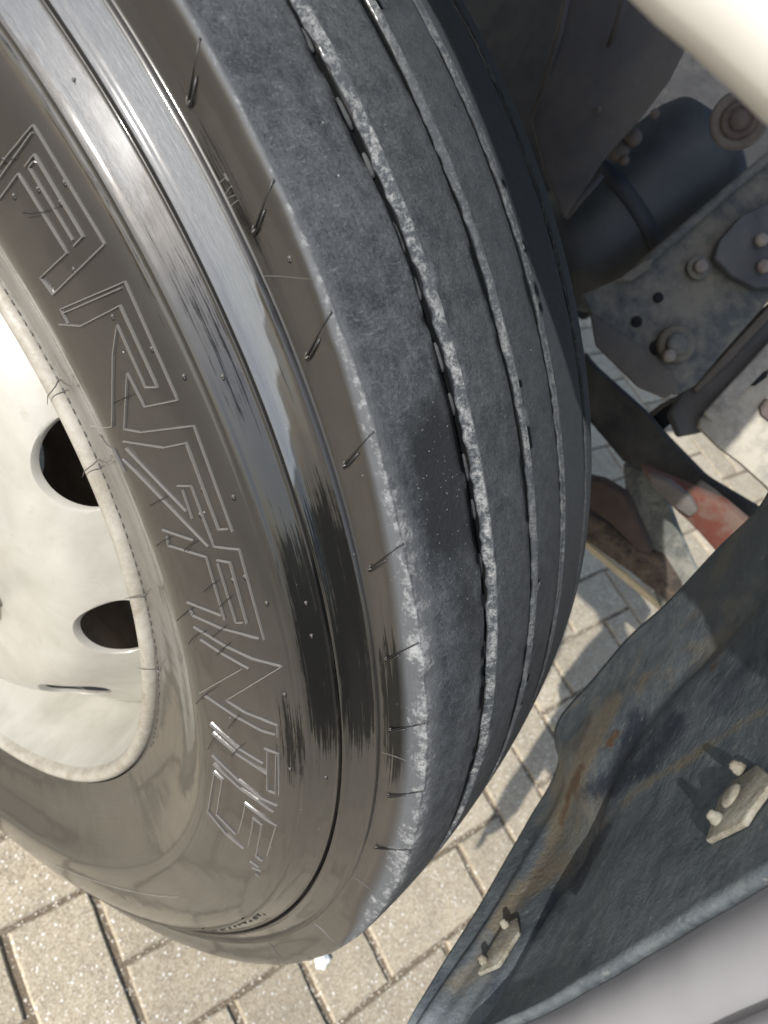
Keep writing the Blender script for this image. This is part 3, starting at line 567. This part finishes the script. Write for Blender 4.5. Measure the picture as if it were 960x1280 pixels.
r = bmesh.ops.extrude_edge_only(bm, edges=rimv)
nv = [g for g in r['geom'] if isinstance(g, bmesh.types.BMVert)]
for v in nv:
    t = math.degrees(math.atan2(v.co.z - HZ, v.co.y)); k = round((t - HA) / 36); c = pos(s_c, HA + 36 * k); v.co += (c - v.co) * .03 + Vector((.0015, 0, 0))
r = bmesh.ops.extrude_edge_only(bm, edges=[g for g in r['geom'] if isinstance(g, bmesh.types.BMEdge) and g.is_boundary])
for v in [g for g in r['geom'] if isinstance(g, bmesh.types.BMVert)]: v.co += Vector((.004, 0, 0))
disc = fbm(bm, 'wheel_disc', M_RIM, wheel, True); disc.data.set_sharp_from_angle(angle=math.radians(38))
V, F = lathe_rows([(-.004, .205), (-.05, .19), (-.08, .17), (-.085, .02), (-.085, .001)], 0, 360, 6); mesh('hub', V, F, M_RIM, wheel, True)
nut = None
for k in range(10):
    t = math.radians(146 + 36 * k); P = Vector((-.003 * RW, .245 * RW * math.cos(t), .245 * RW * math.sin(t) + HZ))
    disc_stack('wheel_nut', P, (-1, 0, 0), [(-.002, .017), (.004, .017), (.005, .0145), (.024, .0145), (.026, .009), (.034, .009)], M_STEEL, disc, 6, False)
V, F = lathe_rows([(.16, .50), (.15, .49), (.15, .20), (.2, .1)], 0, 360, 4); mesh('brake_drum', V, F, M_DRUM, wheel, True)

# ---------------------------------------------------------------- paving
th_p = math.radians(72.44); E1 = Vector((math.cos(th_p), math.sin(th_p), 0)); E2 = Vector((-math.sin(th_p), math.cos(th_p), 0))
paving = link('paving', bpy.data.meshes.new('paving'), None); tag(paving, kind='structure')
me = paving.data; S_ = 60; me.from_pydata([(-S_, -S_, -.0065), (S_, -S_, -.0065), (S_, S_, -.0065), (-S_, S_, -.0065)], [], [(0, 1, 2, 3)]); me.materials.append(M_SAND)
def brick_at(i, j):
    k = (i + j + 3) % 4
    if k == 0: return (i, j, 0)
    if k == 1: return (i - 1, j, 0)
    if k == 3: return (i, j - 1, 1)
    return (i, j, 1)
def brick_mesh(seed):
    rn = random.Random(seed); L, W_, H = .2 - .0085, .102 - .0095, .05; nx, ny = 8, 4
    bm = bmesh.new(); bmesh.ops.create_grid(bm, x_segments=nx, y_segments=ny, size=.5)
    for v in bm.verts:
        ex = abs(abs(v.co.x) - .5) < 1e-4; ey = abs(abs(v.co.y) - .5) < 1e-4
        v.co.x *= L; v.co.y *= W_
        if ex: v.co.x -= math.copysign(.0012 + rn.uniform(0, .0018), v.co.x)
        if ey: v.co.y -= math.copysign(.0012 + rn.uniform(0, .0018), v.co.y)
        v.co.z = rn.uniform(-.0005, .0004) - (.0007 if (ex or ey) else 0)
    be = [e for e in bm.edges if e.is_boundary]; r = bmesh.ops.extrude_edge_only(bm, edges=be); nvv = [g for g in r['geom'] if isinstance(g, bmesh.types.BMVert)]
    for v in nvv:
        v.co.x += math.copysign(.0022, v.co.x) if abs(v.co.x) > L * .47 else 0; v.co.y += math.copysign(.0022, v.co.y) if abs(v.co.y) > W_ * .46 else 0; v.co.z = -.0035
    r = bmesh.ops.extrude_edge_only(bm, edges=[e for e in bm.edges if e.is_boundary])
    for v in [g for g in r['geom'] if isinstance(g, bmesh.types.BMVert)]: v.co.z = -.03
    me = bpy.data.meshes.new('brick'); bmesh.ops.recalc_face_normals(bm, faces=bm.faces); bm.to_mesh(me); bm.free(); me.materials.append(M_PAVE)
    me.shade_smooth(); me.set_sharp_from_angle(angle=math.radians(35)); return me
BM_ = [brick_mesh(s) for s in range(6)]
BV = [np.array([v.co[:] for v in m.vertices]) for m in BM_]; BF = [[tuple(p.vertices) for p in m.polygons] for m in BM_]
done = set(); near = []; far = []
for i in range(-14, 20):
    for j in range(-24, 26):
        b = brick_at(i, j)
        if b in done: continue
        done.add(b)
        ii, jj, o = b; cu = ii + (1. if o == 0 else .5); cv = jj + (.5 if o == 0 else 1.)
        P = E1 * (-.6135 + cu * .099) + E2 * (-1.36 + cv * .102)
        d = Vector((P.x, P.y, 0)) - CAM; z = d.dot(AX_F); u = 480 + FPX * d.dot(AX_R) / max(z, .01); v = 640 + FPX * d.dot(AX_D) / max(z, .01)
        vis = z > .05 and -60 < u < 1030 and -100 < v < 1340
        sz = 0 if not vis else FPX * .1 / z
        (near if vis else far).append((sz, P, o))
near.sort(key=lambda q: -q[0]); far += near[290:]; near = near[:290]
for sz, P, o in near:
    ob = bpy.data.objects.new('brick', random.choice(BM_)); SC.collection.objects.link(ob); ob.parent = paving
    ob.location = (P.x, P.y, random.uniform(-.0012, .0012)); ob.rotation_euler = (random.gauss(0, .004), random.gauss(0, .004), th_p + (PI / 2 if o else 0) + random.choice((0, PI)) + random.gauss(0, .006))
V = []; F = []
for sz, P, o in far:
    q = random.randrange(6); a = th_p + (PI / 2 if o else 0); c, s = math.cos(a), math.sin(a); bv = BV[q]; o_ = len(V)
    V += [(P.x + c * x - s * y, P.y + s * x + c * y, z) for x, y, z in bv]; F += [tuple(o_ + i for i in f) for f in BF[q]]
tag(mesh('surrounding_bricks', V, F, M_PAVE, paving), kind='stuff')
# grit in the joints, one loose mass
V = []; F = []
def pebble(P, r, rn=random):
    a = rn.random() * 6.28; o = len(V); h = r * rn.uniform(.5, .8)
    for k in range(5): an = a + k * 1.2566; rr = r * rn.uniform(.75, 1.15); V.append((P[0] + rr * math.cos(an), P[1] + rr * math.sin(an), P[2]))
    for k in range(5): an = a + .6 + k * 1.2566; rr = r * rn.uniform(.45, .7); V.append((P[0] + rr * math.cos(an), P[1] + rr * math.sin(an), P[2] + h))
    for k in range(5):
        k2 = (k + 1) % 5; F.append((o + k, o + k2, o + 5 + k)); F.append((o + k2, o + 5 + k2, o + 5 + k))
    F.append(tuple(o + 5 + k for k in range(5)))
for sz, P, o in near[:150]:
    a = th_p + (PI / 2 if o else 0); e = Vector((math.cos(a), math.sin(a), 0)); f = Vector((-math.sin(a), math.cos(a), 0))
    for q in range(150):
        if random.random() < .66: x = random.uniform(-.1, .1); y = random.choice((-.0505, .0505)) + random.gauss(0, .0025)
        else: y = random.uniform(-.05, .05); x = random.choice((-.1, .1)) + random.gauss(0, .0018)
        p = P + e * x + f * y; pebble((p.x, p.y, -.0070), random.uniform(.0008, .0026))
grit = tag(mesh('joint_grit', V, F, M_GRIT, paving), kind='stuff')
V = []; F = []
pc = at(400, 1202, 0.2); d = ray(401, 1201); t = (-CAM[2]) / d[2]; pc = CAM + d * t
bm = bmesh.new(); bmesh.ops.create_icosphere(bm, subdivisions=3, radius=.0095)
for v in bm.verts: v.co *= 1 + .25 * math.sin(v.co.x * 600 + 1) * math.cos(v.co.y * 500); v.co.z *= .55; v.co.x *= 1.1
bmesh.ops.translate(bm, vec=(pc.x, pc.y, .0045), verts=bm.verts)
tag(fbm(bm, 'white_pebble', plain('white_stone', (.85, .85, .82), .7), None, True), 'small white pebble on the sandy paving just below the tyre', 'pebble')

# ---------------------------------------------------------------- wheel arch: lip, outer panels, mudguard
def on_arch(ang, r, x):                       # angle measured from straight behind (-Y) upwards
    a = math.radians(ang); return Vector((x, -r * math.cos(a), r * math.sin(a) + HZ))
LIP = [(-40, .60), (-25, .59), (0, .575), (10, .575), (20, .592), (27.3, .609), (31.9, .6239), (35.6, .6389), (38.5, .6533), (41, .6666), (42.4, .674), (45, .682), (52, .690), (57.5, .684), (59.2, .668), (60, .661), (61.4, .6523), (62.8, .6430), (64, .638), (70, .640), (80, .665), (100, .69), (125, .69), (150, .69), (175, .69)]
LA = [l[0] for l in LIP]; LR = [l[1] for l in LIP]
def lipr(a): return float(np.interp(a, LA, LR))
arch = empty('wheel_arch', (-.04, -.5, 1.0), 'truck wheel arch with a bright white upper panel and grey lower panel', 'fender')
def arch_panel(name, a0, a1, mat, outer):
    V = []; F = []; angs = np.arange(a0, a1 + .01, .8)
    for a in angs:
        r = lipr(a); ou = outer + (0 if a < 62 else min(.5, (a - 62) * .024)); pr = [(.006, r + .004), (-.006, r - .001), (-.018, r), (-.027, r + .006), (-.031, r + .016), (-.034, r + .03), (-.036, r + .5 * ou), (-.036, r + ou), (-.030, r + ou), (-.026, r + .5 * ou), (-.022, r + .03), (.006, r + .012)]  # out of view the upper panel widens to shade the chassis
        for x, rr in pr: V.append(on_arch(a, rr, x - .016))
    m = 12
    for i in range(len(angs) - 1):
        for k in range(m): F.append((i * m + k, i * m + (k + 1) % m, (i + 1) * m + (k + 1) % m, (i + 1) * m + k))
    F.append(tuple(range(m))); F.append(tuple((len(angs) - 1) * m + k for k in range(m))[::-1])
    bm = bmesh.new(); vs = [bm.verts.new(v) for v in V]
    for f in F: bm.faces.new([vs[i] for i in f])
    return fbm(bm, name, mat, arch, True)
arch_panel('upper_panel', 48, 130, M_WHITE, .07)
arch_panel('lower_panel', 20, 47.6, M_GREYP, .034)
guard = empty('mudguard', (.12, -.6, .6), 'dirty black plastic mudguard liner curving down behind the tyre', 'mudguard')
EDGE = [((960, 625), .27), ((898, 690), .27), ((836, 756), .27), ((787, 800), .27), ((740, 855), .265), ((712, 885), .26), ((698, 908), .255), ((697, 930), .248), ((701, 952), .238), ((690, 982), .218), ((664, 1025), .178), ((637, 1072), .130), ((600, 1137), .078), ((555, 1208), .028), ((510, 1282), -.014), ((470, 1350), -.022)]
E3 = [at(u, v, x) for (u, v), x in EDGE]
top = [on_arch(a, .60 if a < 110 else .61, .27 + (.12 if a > 80 else .12 * max(0, (a - 50)) / 30)) for a in (160, 130, 110, 95, 80, 68, 58, 50, 43)]
E3 = top + E3
La = [160, 130, 110, 95, 80, 68, 60, 54, 50] + list(np.linspace(46, 13, len(EDGE)))
E3 += [E3[-1] + Vector((0, -.004, -.004))]; La.append(12)
def crom(P, n=4):
    o = []
    for i in range(len(P) - 1):
        p0, p1, p2, p3 = P[max(i - 1, 0)], P[i], P[i + 1], P[min(i + 2, len(P) - 1)]
        for s in range(n):
            t = s / n; o.append(.5 * ((2 * p1) + (p2 - p0) * t + (2 * p0 - 5 * p1 + 4 * p2 - p3) * t * t + (3 * p1 - p0 - 3 * p2 + p3) * t ** 3))
    o.append(P[-1]); return o
E4 = crom(E3, 8); La4 = crom(La, 8); rows = []; NS = 64
for i, (e, a) in enumerate(zip(E4, La4)):
    l = on_arch(a, lipr(a) + (-.004 if a < 46 else .006), -.022 if a < 46 else -.012); row = []
    out = Vector((0, -math.cos(math.radians(a)), math.sin(math.radians(a))))
    for k in range(NS + 1):
        s = k / NS; p = l.lerp(e, s)
        bow = .010 * math.sin(PI * s) ** 1.0
        ridge = .005 * math.exp(-((s - .80) / .05) ** 2) * math.exp(-((a - 14) / 18) ** 2) - .003 * math.exp(-((s - .55) / .08) ** 2) * math.exp(-((a - 20) / 20) ** 2)
        crease = .006 * math.exp(-((s - .30 - .012 * (a - 10)) / .06) ** 2)
        row.append(p + out * (bow - ridge + crease + .0025 * math.sin(a * .31 + s * 9) * math.sin(s * PI)))
    rows.append(row)
V = [p for r in rows for p in r]; m = NS + 1
F = [(i * m + k, i * m + k + 1, (i + 1) * m + k + 1, (i + 1) * m + k) for i in range(len(rows) - 1) for k in range(NS)]
liner = mesh('liner', V, F, M_LINER, guard, True)
STAIN_SHADOW = [(0, .85, 14, [(772, 878), (745, 930), (712, 1000), (690, 1070), (662, 1115)]), (0, .35, 30, [(868, 815), (800, 860), (770, 890)]), (0, .8, 20, [(700, 1085), (655, 1120), (625, 1160)]),
         (0, .6, 8, [(965, 888), (900, 930), (850, 962), (800, 990), (757, 1035)]), (0, .25, 24, [(940, 905), (850, 965), (780, 1010)]), (0, .45, 40, [(930, 770), (880, 830)]), (0, .5, 26, [(620, 1180), (570, 1240)]),
         (1, .8, 6, [(899, 833), (893, 842)]), (1, .9, 5, [(722, 975), (712, 1000)]), (1, .9, 6, [(776, 915), (766, 932)]), (1, .6, 9, [(730, 960), (705, 1030)]), (1, .5, 8, [(700, 1060), (672, 1100)]),
         (2, 1.0, 16, [(802, 898), (790, 940), (770, 985)]), (2, .9, 9, [(765, 1035), (745, 1070), (722, 1115)]), (2, .8, 22, [(850, 905), (810, 960), (740, 990)]), (2, .8, 5, [(905, 843), (897, 854)]), (2, .6, 24, [(700, 1135), (672, 1165)]), (2, .5, 30, [(960, 820), (900, 880)]), (2, .5, 16, [(735, 905), (722, 935)])]  # dark mark right of the lower clip is its shadow, painted in
cv = np.zeros((len(V), 4)); cv[:, 3] = 1
PV = np.array([tuple(p) for p in V]) - np.array(CAM); zz = np.maximum(PV @ np.array(AX_F), .02); pu = 480 + FPX * (PV @ np.array(AX_R)) / zz; pv = 640 + FPX * (PV @ np.array(AX_D)) / zz
for ch, amp, wd, pl in STAIN_SHADOW:                              # mud, rust and wet marks, plus the lower clip's painted shadow
    dd = np.full(len(V), 1e9)
    for (x0, y0), (x1, y1) in zip(pl[:-1], pl[1:]):
        ex, ey = x1 - x0, y1 - y0; tt = np.clip(((pu - x0) * ex + (pv - y0) * ey) / (ex * ex + ey * ey), 0, 1); dd = np.minimum(dd, np.hypot(pu - x0 - tt * ex, pv - y0 - tt * ey))
    cv[:, ch] = np.maximum(cv[:, ch], amp * np.exp(-(dd / wd) ** 2))
ca = liner.data.color_attributes.new('stain_shadow', 'FLOAT_COLOR', 'POINT'); ca.data.foreach_set('color', cv.ravel().astype(np.float32))
sol = liner.modifiers.new('thickness', 'SOLIDIFY'); sol.thickness = .005; sol.offset = 0
BVH = BVHTree.FromPolygons([tuple(v) for v in V], F)
def on_liner(u, v):
    d = ray(u, v).normalized(); h = BVH.ray_cast(CAM, d)
    if h[0] is None: return None
    n = h[1]; n = n if n.dot(d) < 0 else -n
    return h[0], n
def clip(pix, bolts, dome, label):
    hits = [on_liner(*p) for p in pix]; hits = [h for h in hits if h]
    n = sum((h[1] for h in hits), Vector()).normalized(); c = sum((h[0] for h in hits), Vector()) / len(hits)
    P = [h[0] - n * ((h[0] - c).dot(n)) + n * .0060 for h in hits]
    b = slab('clip_plate', P, .0030, M_CLIP, guard, .0009)
    for q in bolts:
        h = on_liner(*q); p = h[0] - n * ((h[0] - c).dot(n)) + n * .0055
        disc_stack('bolt', p, n, [(0, .0032), (.0024, .0030), (.0030, .0024), (.0046, .0022), (.0052, .0012)], M_CLIP, b, 10)
    if dome:
        h = on_liner(*dome); p = h[0] - n * ((h[0] - c).dot(n)) + n * .006
        disc_stack('dome', p, n, [(0, .0060), (.0012, .0054), (.0020, .003), (.0020, .001)], M_CLIP, b, 16)
clip([(897, 1062), (914, 1006), (930, 988), (962, 966), (984, 986), (955, 1024), (945, 1040)], [(942, 973), (914, 1036)], (931, 1006), 'r')
clip([(604, 1226), (612, 1205), (636, 1165), (654, 1155), (655, 1172), (630, 1215)], [(640, 1166), (613, 1211)], None, 'l')

# ---------------------------------------------------------------- under the truck
def poly(pix): return [at(u, v, x) for u, v, x in pix]
def plane_poly(pix, X0, uv0, n):                 # outline laid on a tilted plane through one point
    P0 = at(*uv0, X0); n = Vector(n).normalized(); o = []
    for u, v in pix:
        d = ray(u, v); t = (P0 - CAM).dot(n) / d.dot(n); o.append(CAM + d * t)
    return o
def thing_of(name, P, label, cat): 
    c = sum(P, Vector()) / len(P); return empty(name, c, label, cat)
nF = (-.62, -.1, .55)
# dark backdrop sheet that paints in the shade behind everything
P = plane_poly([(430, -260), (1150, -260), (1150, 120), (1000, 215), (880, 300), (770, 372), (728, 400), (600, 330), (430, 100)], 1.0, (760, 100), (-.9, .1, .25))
hw = thing_of('shade_backdrop', P, 'blue black backdrop sheet standing in for deep shade beyond the tyre', 'panel'); slab('backdrop_sheet', P, .02, M_DKBLUE, hw)
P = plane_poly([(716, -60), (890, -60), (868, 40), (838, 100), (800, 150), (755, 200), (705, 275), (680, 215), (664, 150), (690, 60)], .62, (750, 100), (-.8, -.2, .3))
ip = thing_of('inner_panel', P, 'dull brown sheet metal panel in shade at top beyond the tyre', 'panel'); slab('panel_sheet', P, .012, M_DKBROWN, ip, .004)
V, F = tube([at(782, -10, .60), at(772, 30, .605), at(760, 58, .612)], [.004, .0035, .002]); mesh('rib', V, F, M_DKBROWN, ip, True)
V, F = tube([at(712, -20, .60), at(700, 40, .60), at(668, 145, .60)], .0035); mesh('folded_edge', V, F, M_DKBROWN, ip, True)
for u, v, r in ((819, 142, .0048), (748, 137, .003)):
    disc_stack('screw', at(u, v, .60), -ray(u, v), [(-.01, r), (.003, r), (.005, r * .5)], M_OLDBOLT, ip, 8)
# air tank
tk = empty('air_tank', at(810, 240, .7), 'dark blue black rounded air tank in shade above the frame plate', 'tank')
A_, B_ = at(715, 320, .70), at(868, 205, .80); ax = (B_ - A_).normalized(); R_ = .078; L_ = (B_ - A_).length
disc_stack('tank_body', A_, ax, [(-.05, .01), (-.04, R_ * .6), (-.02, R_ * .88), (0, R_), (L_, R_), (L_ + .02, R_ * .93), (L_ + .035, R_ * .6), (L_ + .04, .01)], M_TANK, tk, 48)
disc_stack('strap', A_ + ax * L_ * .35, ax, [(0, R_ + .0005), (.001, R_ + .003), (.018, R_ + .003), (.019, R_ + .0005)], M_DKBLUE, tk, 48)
V, F = tube([at(706, 272, .62), at(728, 245, .63), at(752, 218, .64)], .0045); mesh('pipe', V, F, M_DKBROWN, tk, True)
for u, v, r in ((773, 188, .012), (792, 172, .009), (780, 200, .006)):
    disc_stack('fitting', at(u, v, .66), -ray(u, v), [(-.02, r), (0, r), (.006, r * .7), (.008, r * .3)], M_OLDBOLT, tk, 10)
# round rusty bushing at the right
P0 = at(924, 150, .62); k_ = depth(P0) / FPX; nn = (-ray(924, 150)).normalized()
bu = empty('rusty_bushing', P0, 'round rusty bushing with concentric rings below the white panel', 'bushing')
disc_stack('outer_ring', P0 - nn * .03, nn, [(0, 34 * k_), (.030, 35 * k_), (.034, 31 * k_), (.030, 24 * k_)], M_RING, bu, 40)
disc_stack('inner_ring', P0 - nn * .01, nn, [(0, 23 * k_), (.012, 22 * k_), (.015, 17 * k_), (.011, 14 * k_), (.013, 12 * k_), (.017, 8 * k_), (.017, 2 * k_)], M_RUST2, bu, 32)
# frame plate
fpP = [(728, 368), (765, 352), (800, 334), (858, 283), (905, 243), (975, 181), (1040, 130), (1040, 320), (960, 378), (905, 440), (870, 482), (846, 494), (800, 458), (742, 398)]
P = plane_poly(fpP, .62, (820, 400), nF); fp = thing_of('frame_plate', P, 'grey brown frame plate with two round holes and bolts beyond the tyre', 'plate')
slab('plate', P, .012, M_FRAME, fp, .003)
Q = plane_poly([(800, 334), (905, 243), (1040, 130)], .612, (820, 400), nF); V, F = tube([Q[0], Q[0].lerp(Q[1], .5), Q[1], Q[2]], .0055, 10); mesh('top_flange', V, F, M_FRAME, fp, True)
Q = plane_poly([(768, 352), (805, 326), (818, 322), (812, 336), (790, 350)], .60, (820, 400), nF); slab('flange_end', Q, .012, M_FRAME2, fp, .002)
def spot(name, u, v, rpx, prof, mat, X=.612, par=fp):
    p = plane_poly([(u, v)], X, (820, 400), nF)[0]; k = depth(p) / FPX; n = Vector(nF).normalized()
    return disc_stack(name, p, n, [(h * k * rpx, rr * k * rpx) for h, rr in prof], mat, par, 16)
for u, v, r in ((823, 372, 4.6), (796, 402, 5), (822, 434, 7), (911, 318, 2.5)): spot('bolt_hole', u, v, r * 1.4, [(-.5, 1), (.05, 1)], M_HOLE, .618)
spot('washer', 874, 334, 15, [(-.4, 1), (.05, 1), (.1, .9)], M_FRAME, .612); spot('bolt', 876, 333, 8, [(-.3, 1.1), (.4, 1.), (.7, .6)], M_PALEB, .606)
spot('washer', 846, 430, 24, [(-.4, 1), (.1, .95), (.15, .7)], M_FRAME2, .61); spot('nut', 846, 430, 13, [(-.2, 1), (.5, 1), (.6, .7)], M_FRAME, .602); spot('bolt', 836, 445, 7.5, [(-.5, 1.1), (.8, 1), (1.1, .6)], M_PALEB, .598)
Q = plane_poly([(893, 322), (900, 300), (928, 268), (1020, 225), (1020, 360), (945, 360), (915, 345)], .60, (820, 400), nF); slab('dark_bracket', Q, .014, M_DKGREY, fp, .003)
for u, v in ((955, 333), (952, 300)): spot('bolt', u, v, 8, [(-.4, 1.1), (.4, 1), (.7, .6)], M_PALEB, .592)
Q = plane_poly([(738, 392), (772, 412), (842, 462), (850, 488), (832, 498), (798, 484), (745, 432)], .606, (820, 400), nF); slab('lower_brace', Q, .006, M_BRACE, fp, .004)
# cross channel and pale plate
P = plane_poly([(1040, 318), (962, 378), (906, 440), (856, 486), (838, 516), (850, 546), (880, 540), (905, 500), (960, 430), (1040, 372)], .66, (900, 460), (-.7, 0, .5)); cc = thing_of('cross_channel', P, 'dark grey channel running between the frame plate and pale plate', 'channel'); slab('channel_web', P, .03, M_DKGREY, cc, .004)
Q = plane_poly([(1040, 330), (975, 385), (915, 450), (872, 492), (866, 486), (910, 438), (968, 374), (1040, 312)], .65, (900, 460), (-.7, 0, .5)); slab('channel_lip', Q, .012, M_BRACE, cc, .003)
P = plane_poly([(1040, 382), (968, 428), (908, 494), (876, 524), (874, 534), (900, 560), (925, 578), (955, 605), (1010, 660), (1040, 690)], .64, (940, 520), (-.66, -.1, .55)); pp = thing_of('pale_plate', P, 'pale dusty steel plate with a thin slot at the right edge', 'plate'); slab('plate', P, .01, M_PALE, pp, .002)
Q = plane_poly([(1040, 380), (965, 424), (906, 488), (880, 516), (890, 528), (915, 506), (972, 448), (1040, 400)], .628, (940, 520), (-.66, -.1, .55)); slab('weld_seam', Q, .008, M_PALE2, pp, .003)
n2 = Vector((-.66, -.1, .55)).normalized()
Q = plane_poly([(933, 482), (945, 470), (962, 462), (958, 472), (944, 482)], .634, (940, 520), n2); slab('slot', Q, .004, M_HOLE, pp, 0)
Q = plane_poly([(950, 508), (958, 498), (975, 498), (980, 520), (962, 526), (952, 518)], .634, (940, 520), n2); slab('plate_hole', Q, .004, M_RUST2, pp, 0)
for u, v in ((905, 548), (925, 566)):
    Q = plane_poly([(u, v), (u + 9, v - 6), (u + 15, v + 3), (u + 7, v + 10)], .65, (940, 520), n2); slab('notch', Q, .012, M_HOLE, pp, .001)
# dark beam
P = poly([(728, 440, .70), (740, 457, .70), (808, 520, .70), (832, 546, .71), (884, 599, .72), (943, 634, .73), (1000, 670, .73), (1000, 690, .73), (930, 652, .73), (905, 630, .72), (851, 608, .71), (803, 588, .70), (778, 579, .70), (746, 541, .70), (728, 520, .70)])
be = thing_of('suspension_arm', P, 'thick black suspension arm sloping down from the tyre to the mudguard', 'arm'); slab('arm_body', P, .018, M_BEAM, be, .008)
# small open box
P = poly([(812, 524, .74), (842, 500, .74), (851, 512, .74), (846, 524, .74), (824, 542, .74)]); bx = thing_of('open_box_section', P, 'small black open box section above the black arm', 'bracket'); slab('box_mouth', P, .03, M_HOLE, bx, .001)
V, F = tube([at(806, 524, .735), at(826, 508, .735), at(843, 499, .735), at(852, 512, .735)], .003); mesh('box_rim', V, F, M_BRACE, bx, True)
# rusty link
P = poly([(796, 582, .66), (815, 592, .66), (851, 607, .66), (905, 630, .66), (945, 664, .66), (905, 704, .66), (868, 662, .66), (836, 632, .66), (812, 606, .66)]); rl = thing_of('rusty_link', P, 'rust red steel link with a grey middle below the black arm', 'link'); slab('link_body', P, .02, M_RUST, rl, .006)
P = poly([(808, 592, .65), (838, 604, .65), (862, 622, .65), (872, 640, .65), (862, 648, .65), (836, 630, .65), (815, 610, .65)]); slab('grey_cover', P, .012, M_LINKG, rl, .004)
# grey strut
P = poly([(778, 580, .72), (803, 588, .72), (832, 625, .72), (850, 672, .72), (866, 708, .72), (884, 738, .72), (850, 780, .72), (826, 764, .72), (803, 702, .72), (784, 645, .72)]); st = thing_of('grey_strut', P, 'mottled pale grey strut plate hanging down behind the mudguard edge', 'strut'); slab('strut_plate', P, .014, M_STRUT, st, .003)
# brown springs
P = poly([(730, 598, .68), (752, 603, .68), (780, 620, .68), (800, 662, .68), (814, 692, .68), (798, 690, .68), (762, 655, .68), (730, 632, .68)]); ls = thing_of('spring_hanger', P, 'dark brown spring hanger between the tyre and the grey strut', 'hanger'); slab('hanger_plate', P, .02, M_BROWN, ls, .004)
P = poly([(725, 634, .70), (762, 656, .70), (800, 690, .70), (826, 700, .70), (850, 738, .70), (838, 756, .70), (790, 718, .70), (725, 672, .70)]); slab('lower_leaf', P, .02, M_TAN, ls, .004)
# two pale strips
pst = empty('pale_rail', at(790, 720, .74), 'pair of long pale strips side by side below the brown hanger', 'rail')
for (a, b, w_, mt) in (((720, 660), (842, 752), 5.5, M_STRIP), ((720, 672), (835, 768), 7.5, M_STRIP)):
    V = []; Q = []
    dx, dy = b[0] - a[0], b[1] - a[1]; L = math.hypot(dx, dy); nx, ny = -dy / L * w_ / 1.0, dx / L * w_ / 1.0
    Q = poly([(a[0] - nx * .5, a[1] - ny * .5, .74), (b[0] - nx * .5, b[1] - ny * .5, .74), (b[0] + nx * .5, b[1] + ny * .5, .74), (a[0] + nx * .5, a[1] + ny * .5, .74)]); slab('strip', Q, .01, mt, pst, .002)
# unseen floor added above the axle to keep the sun off the chassis
bf = empty('floor_shade', (.6, .5, 1.25), 'unseen black floor sheet added above the wheel and frame to block sun', 'sun shade')
slab('floor_shade_sheet', [(.02, .15, 1.30), (1.5, .15, 1.30), (1.5, 1.6, 1.30), (.02, 1.6, 1.30)], .02, M_DKBLUE, bf, 0)
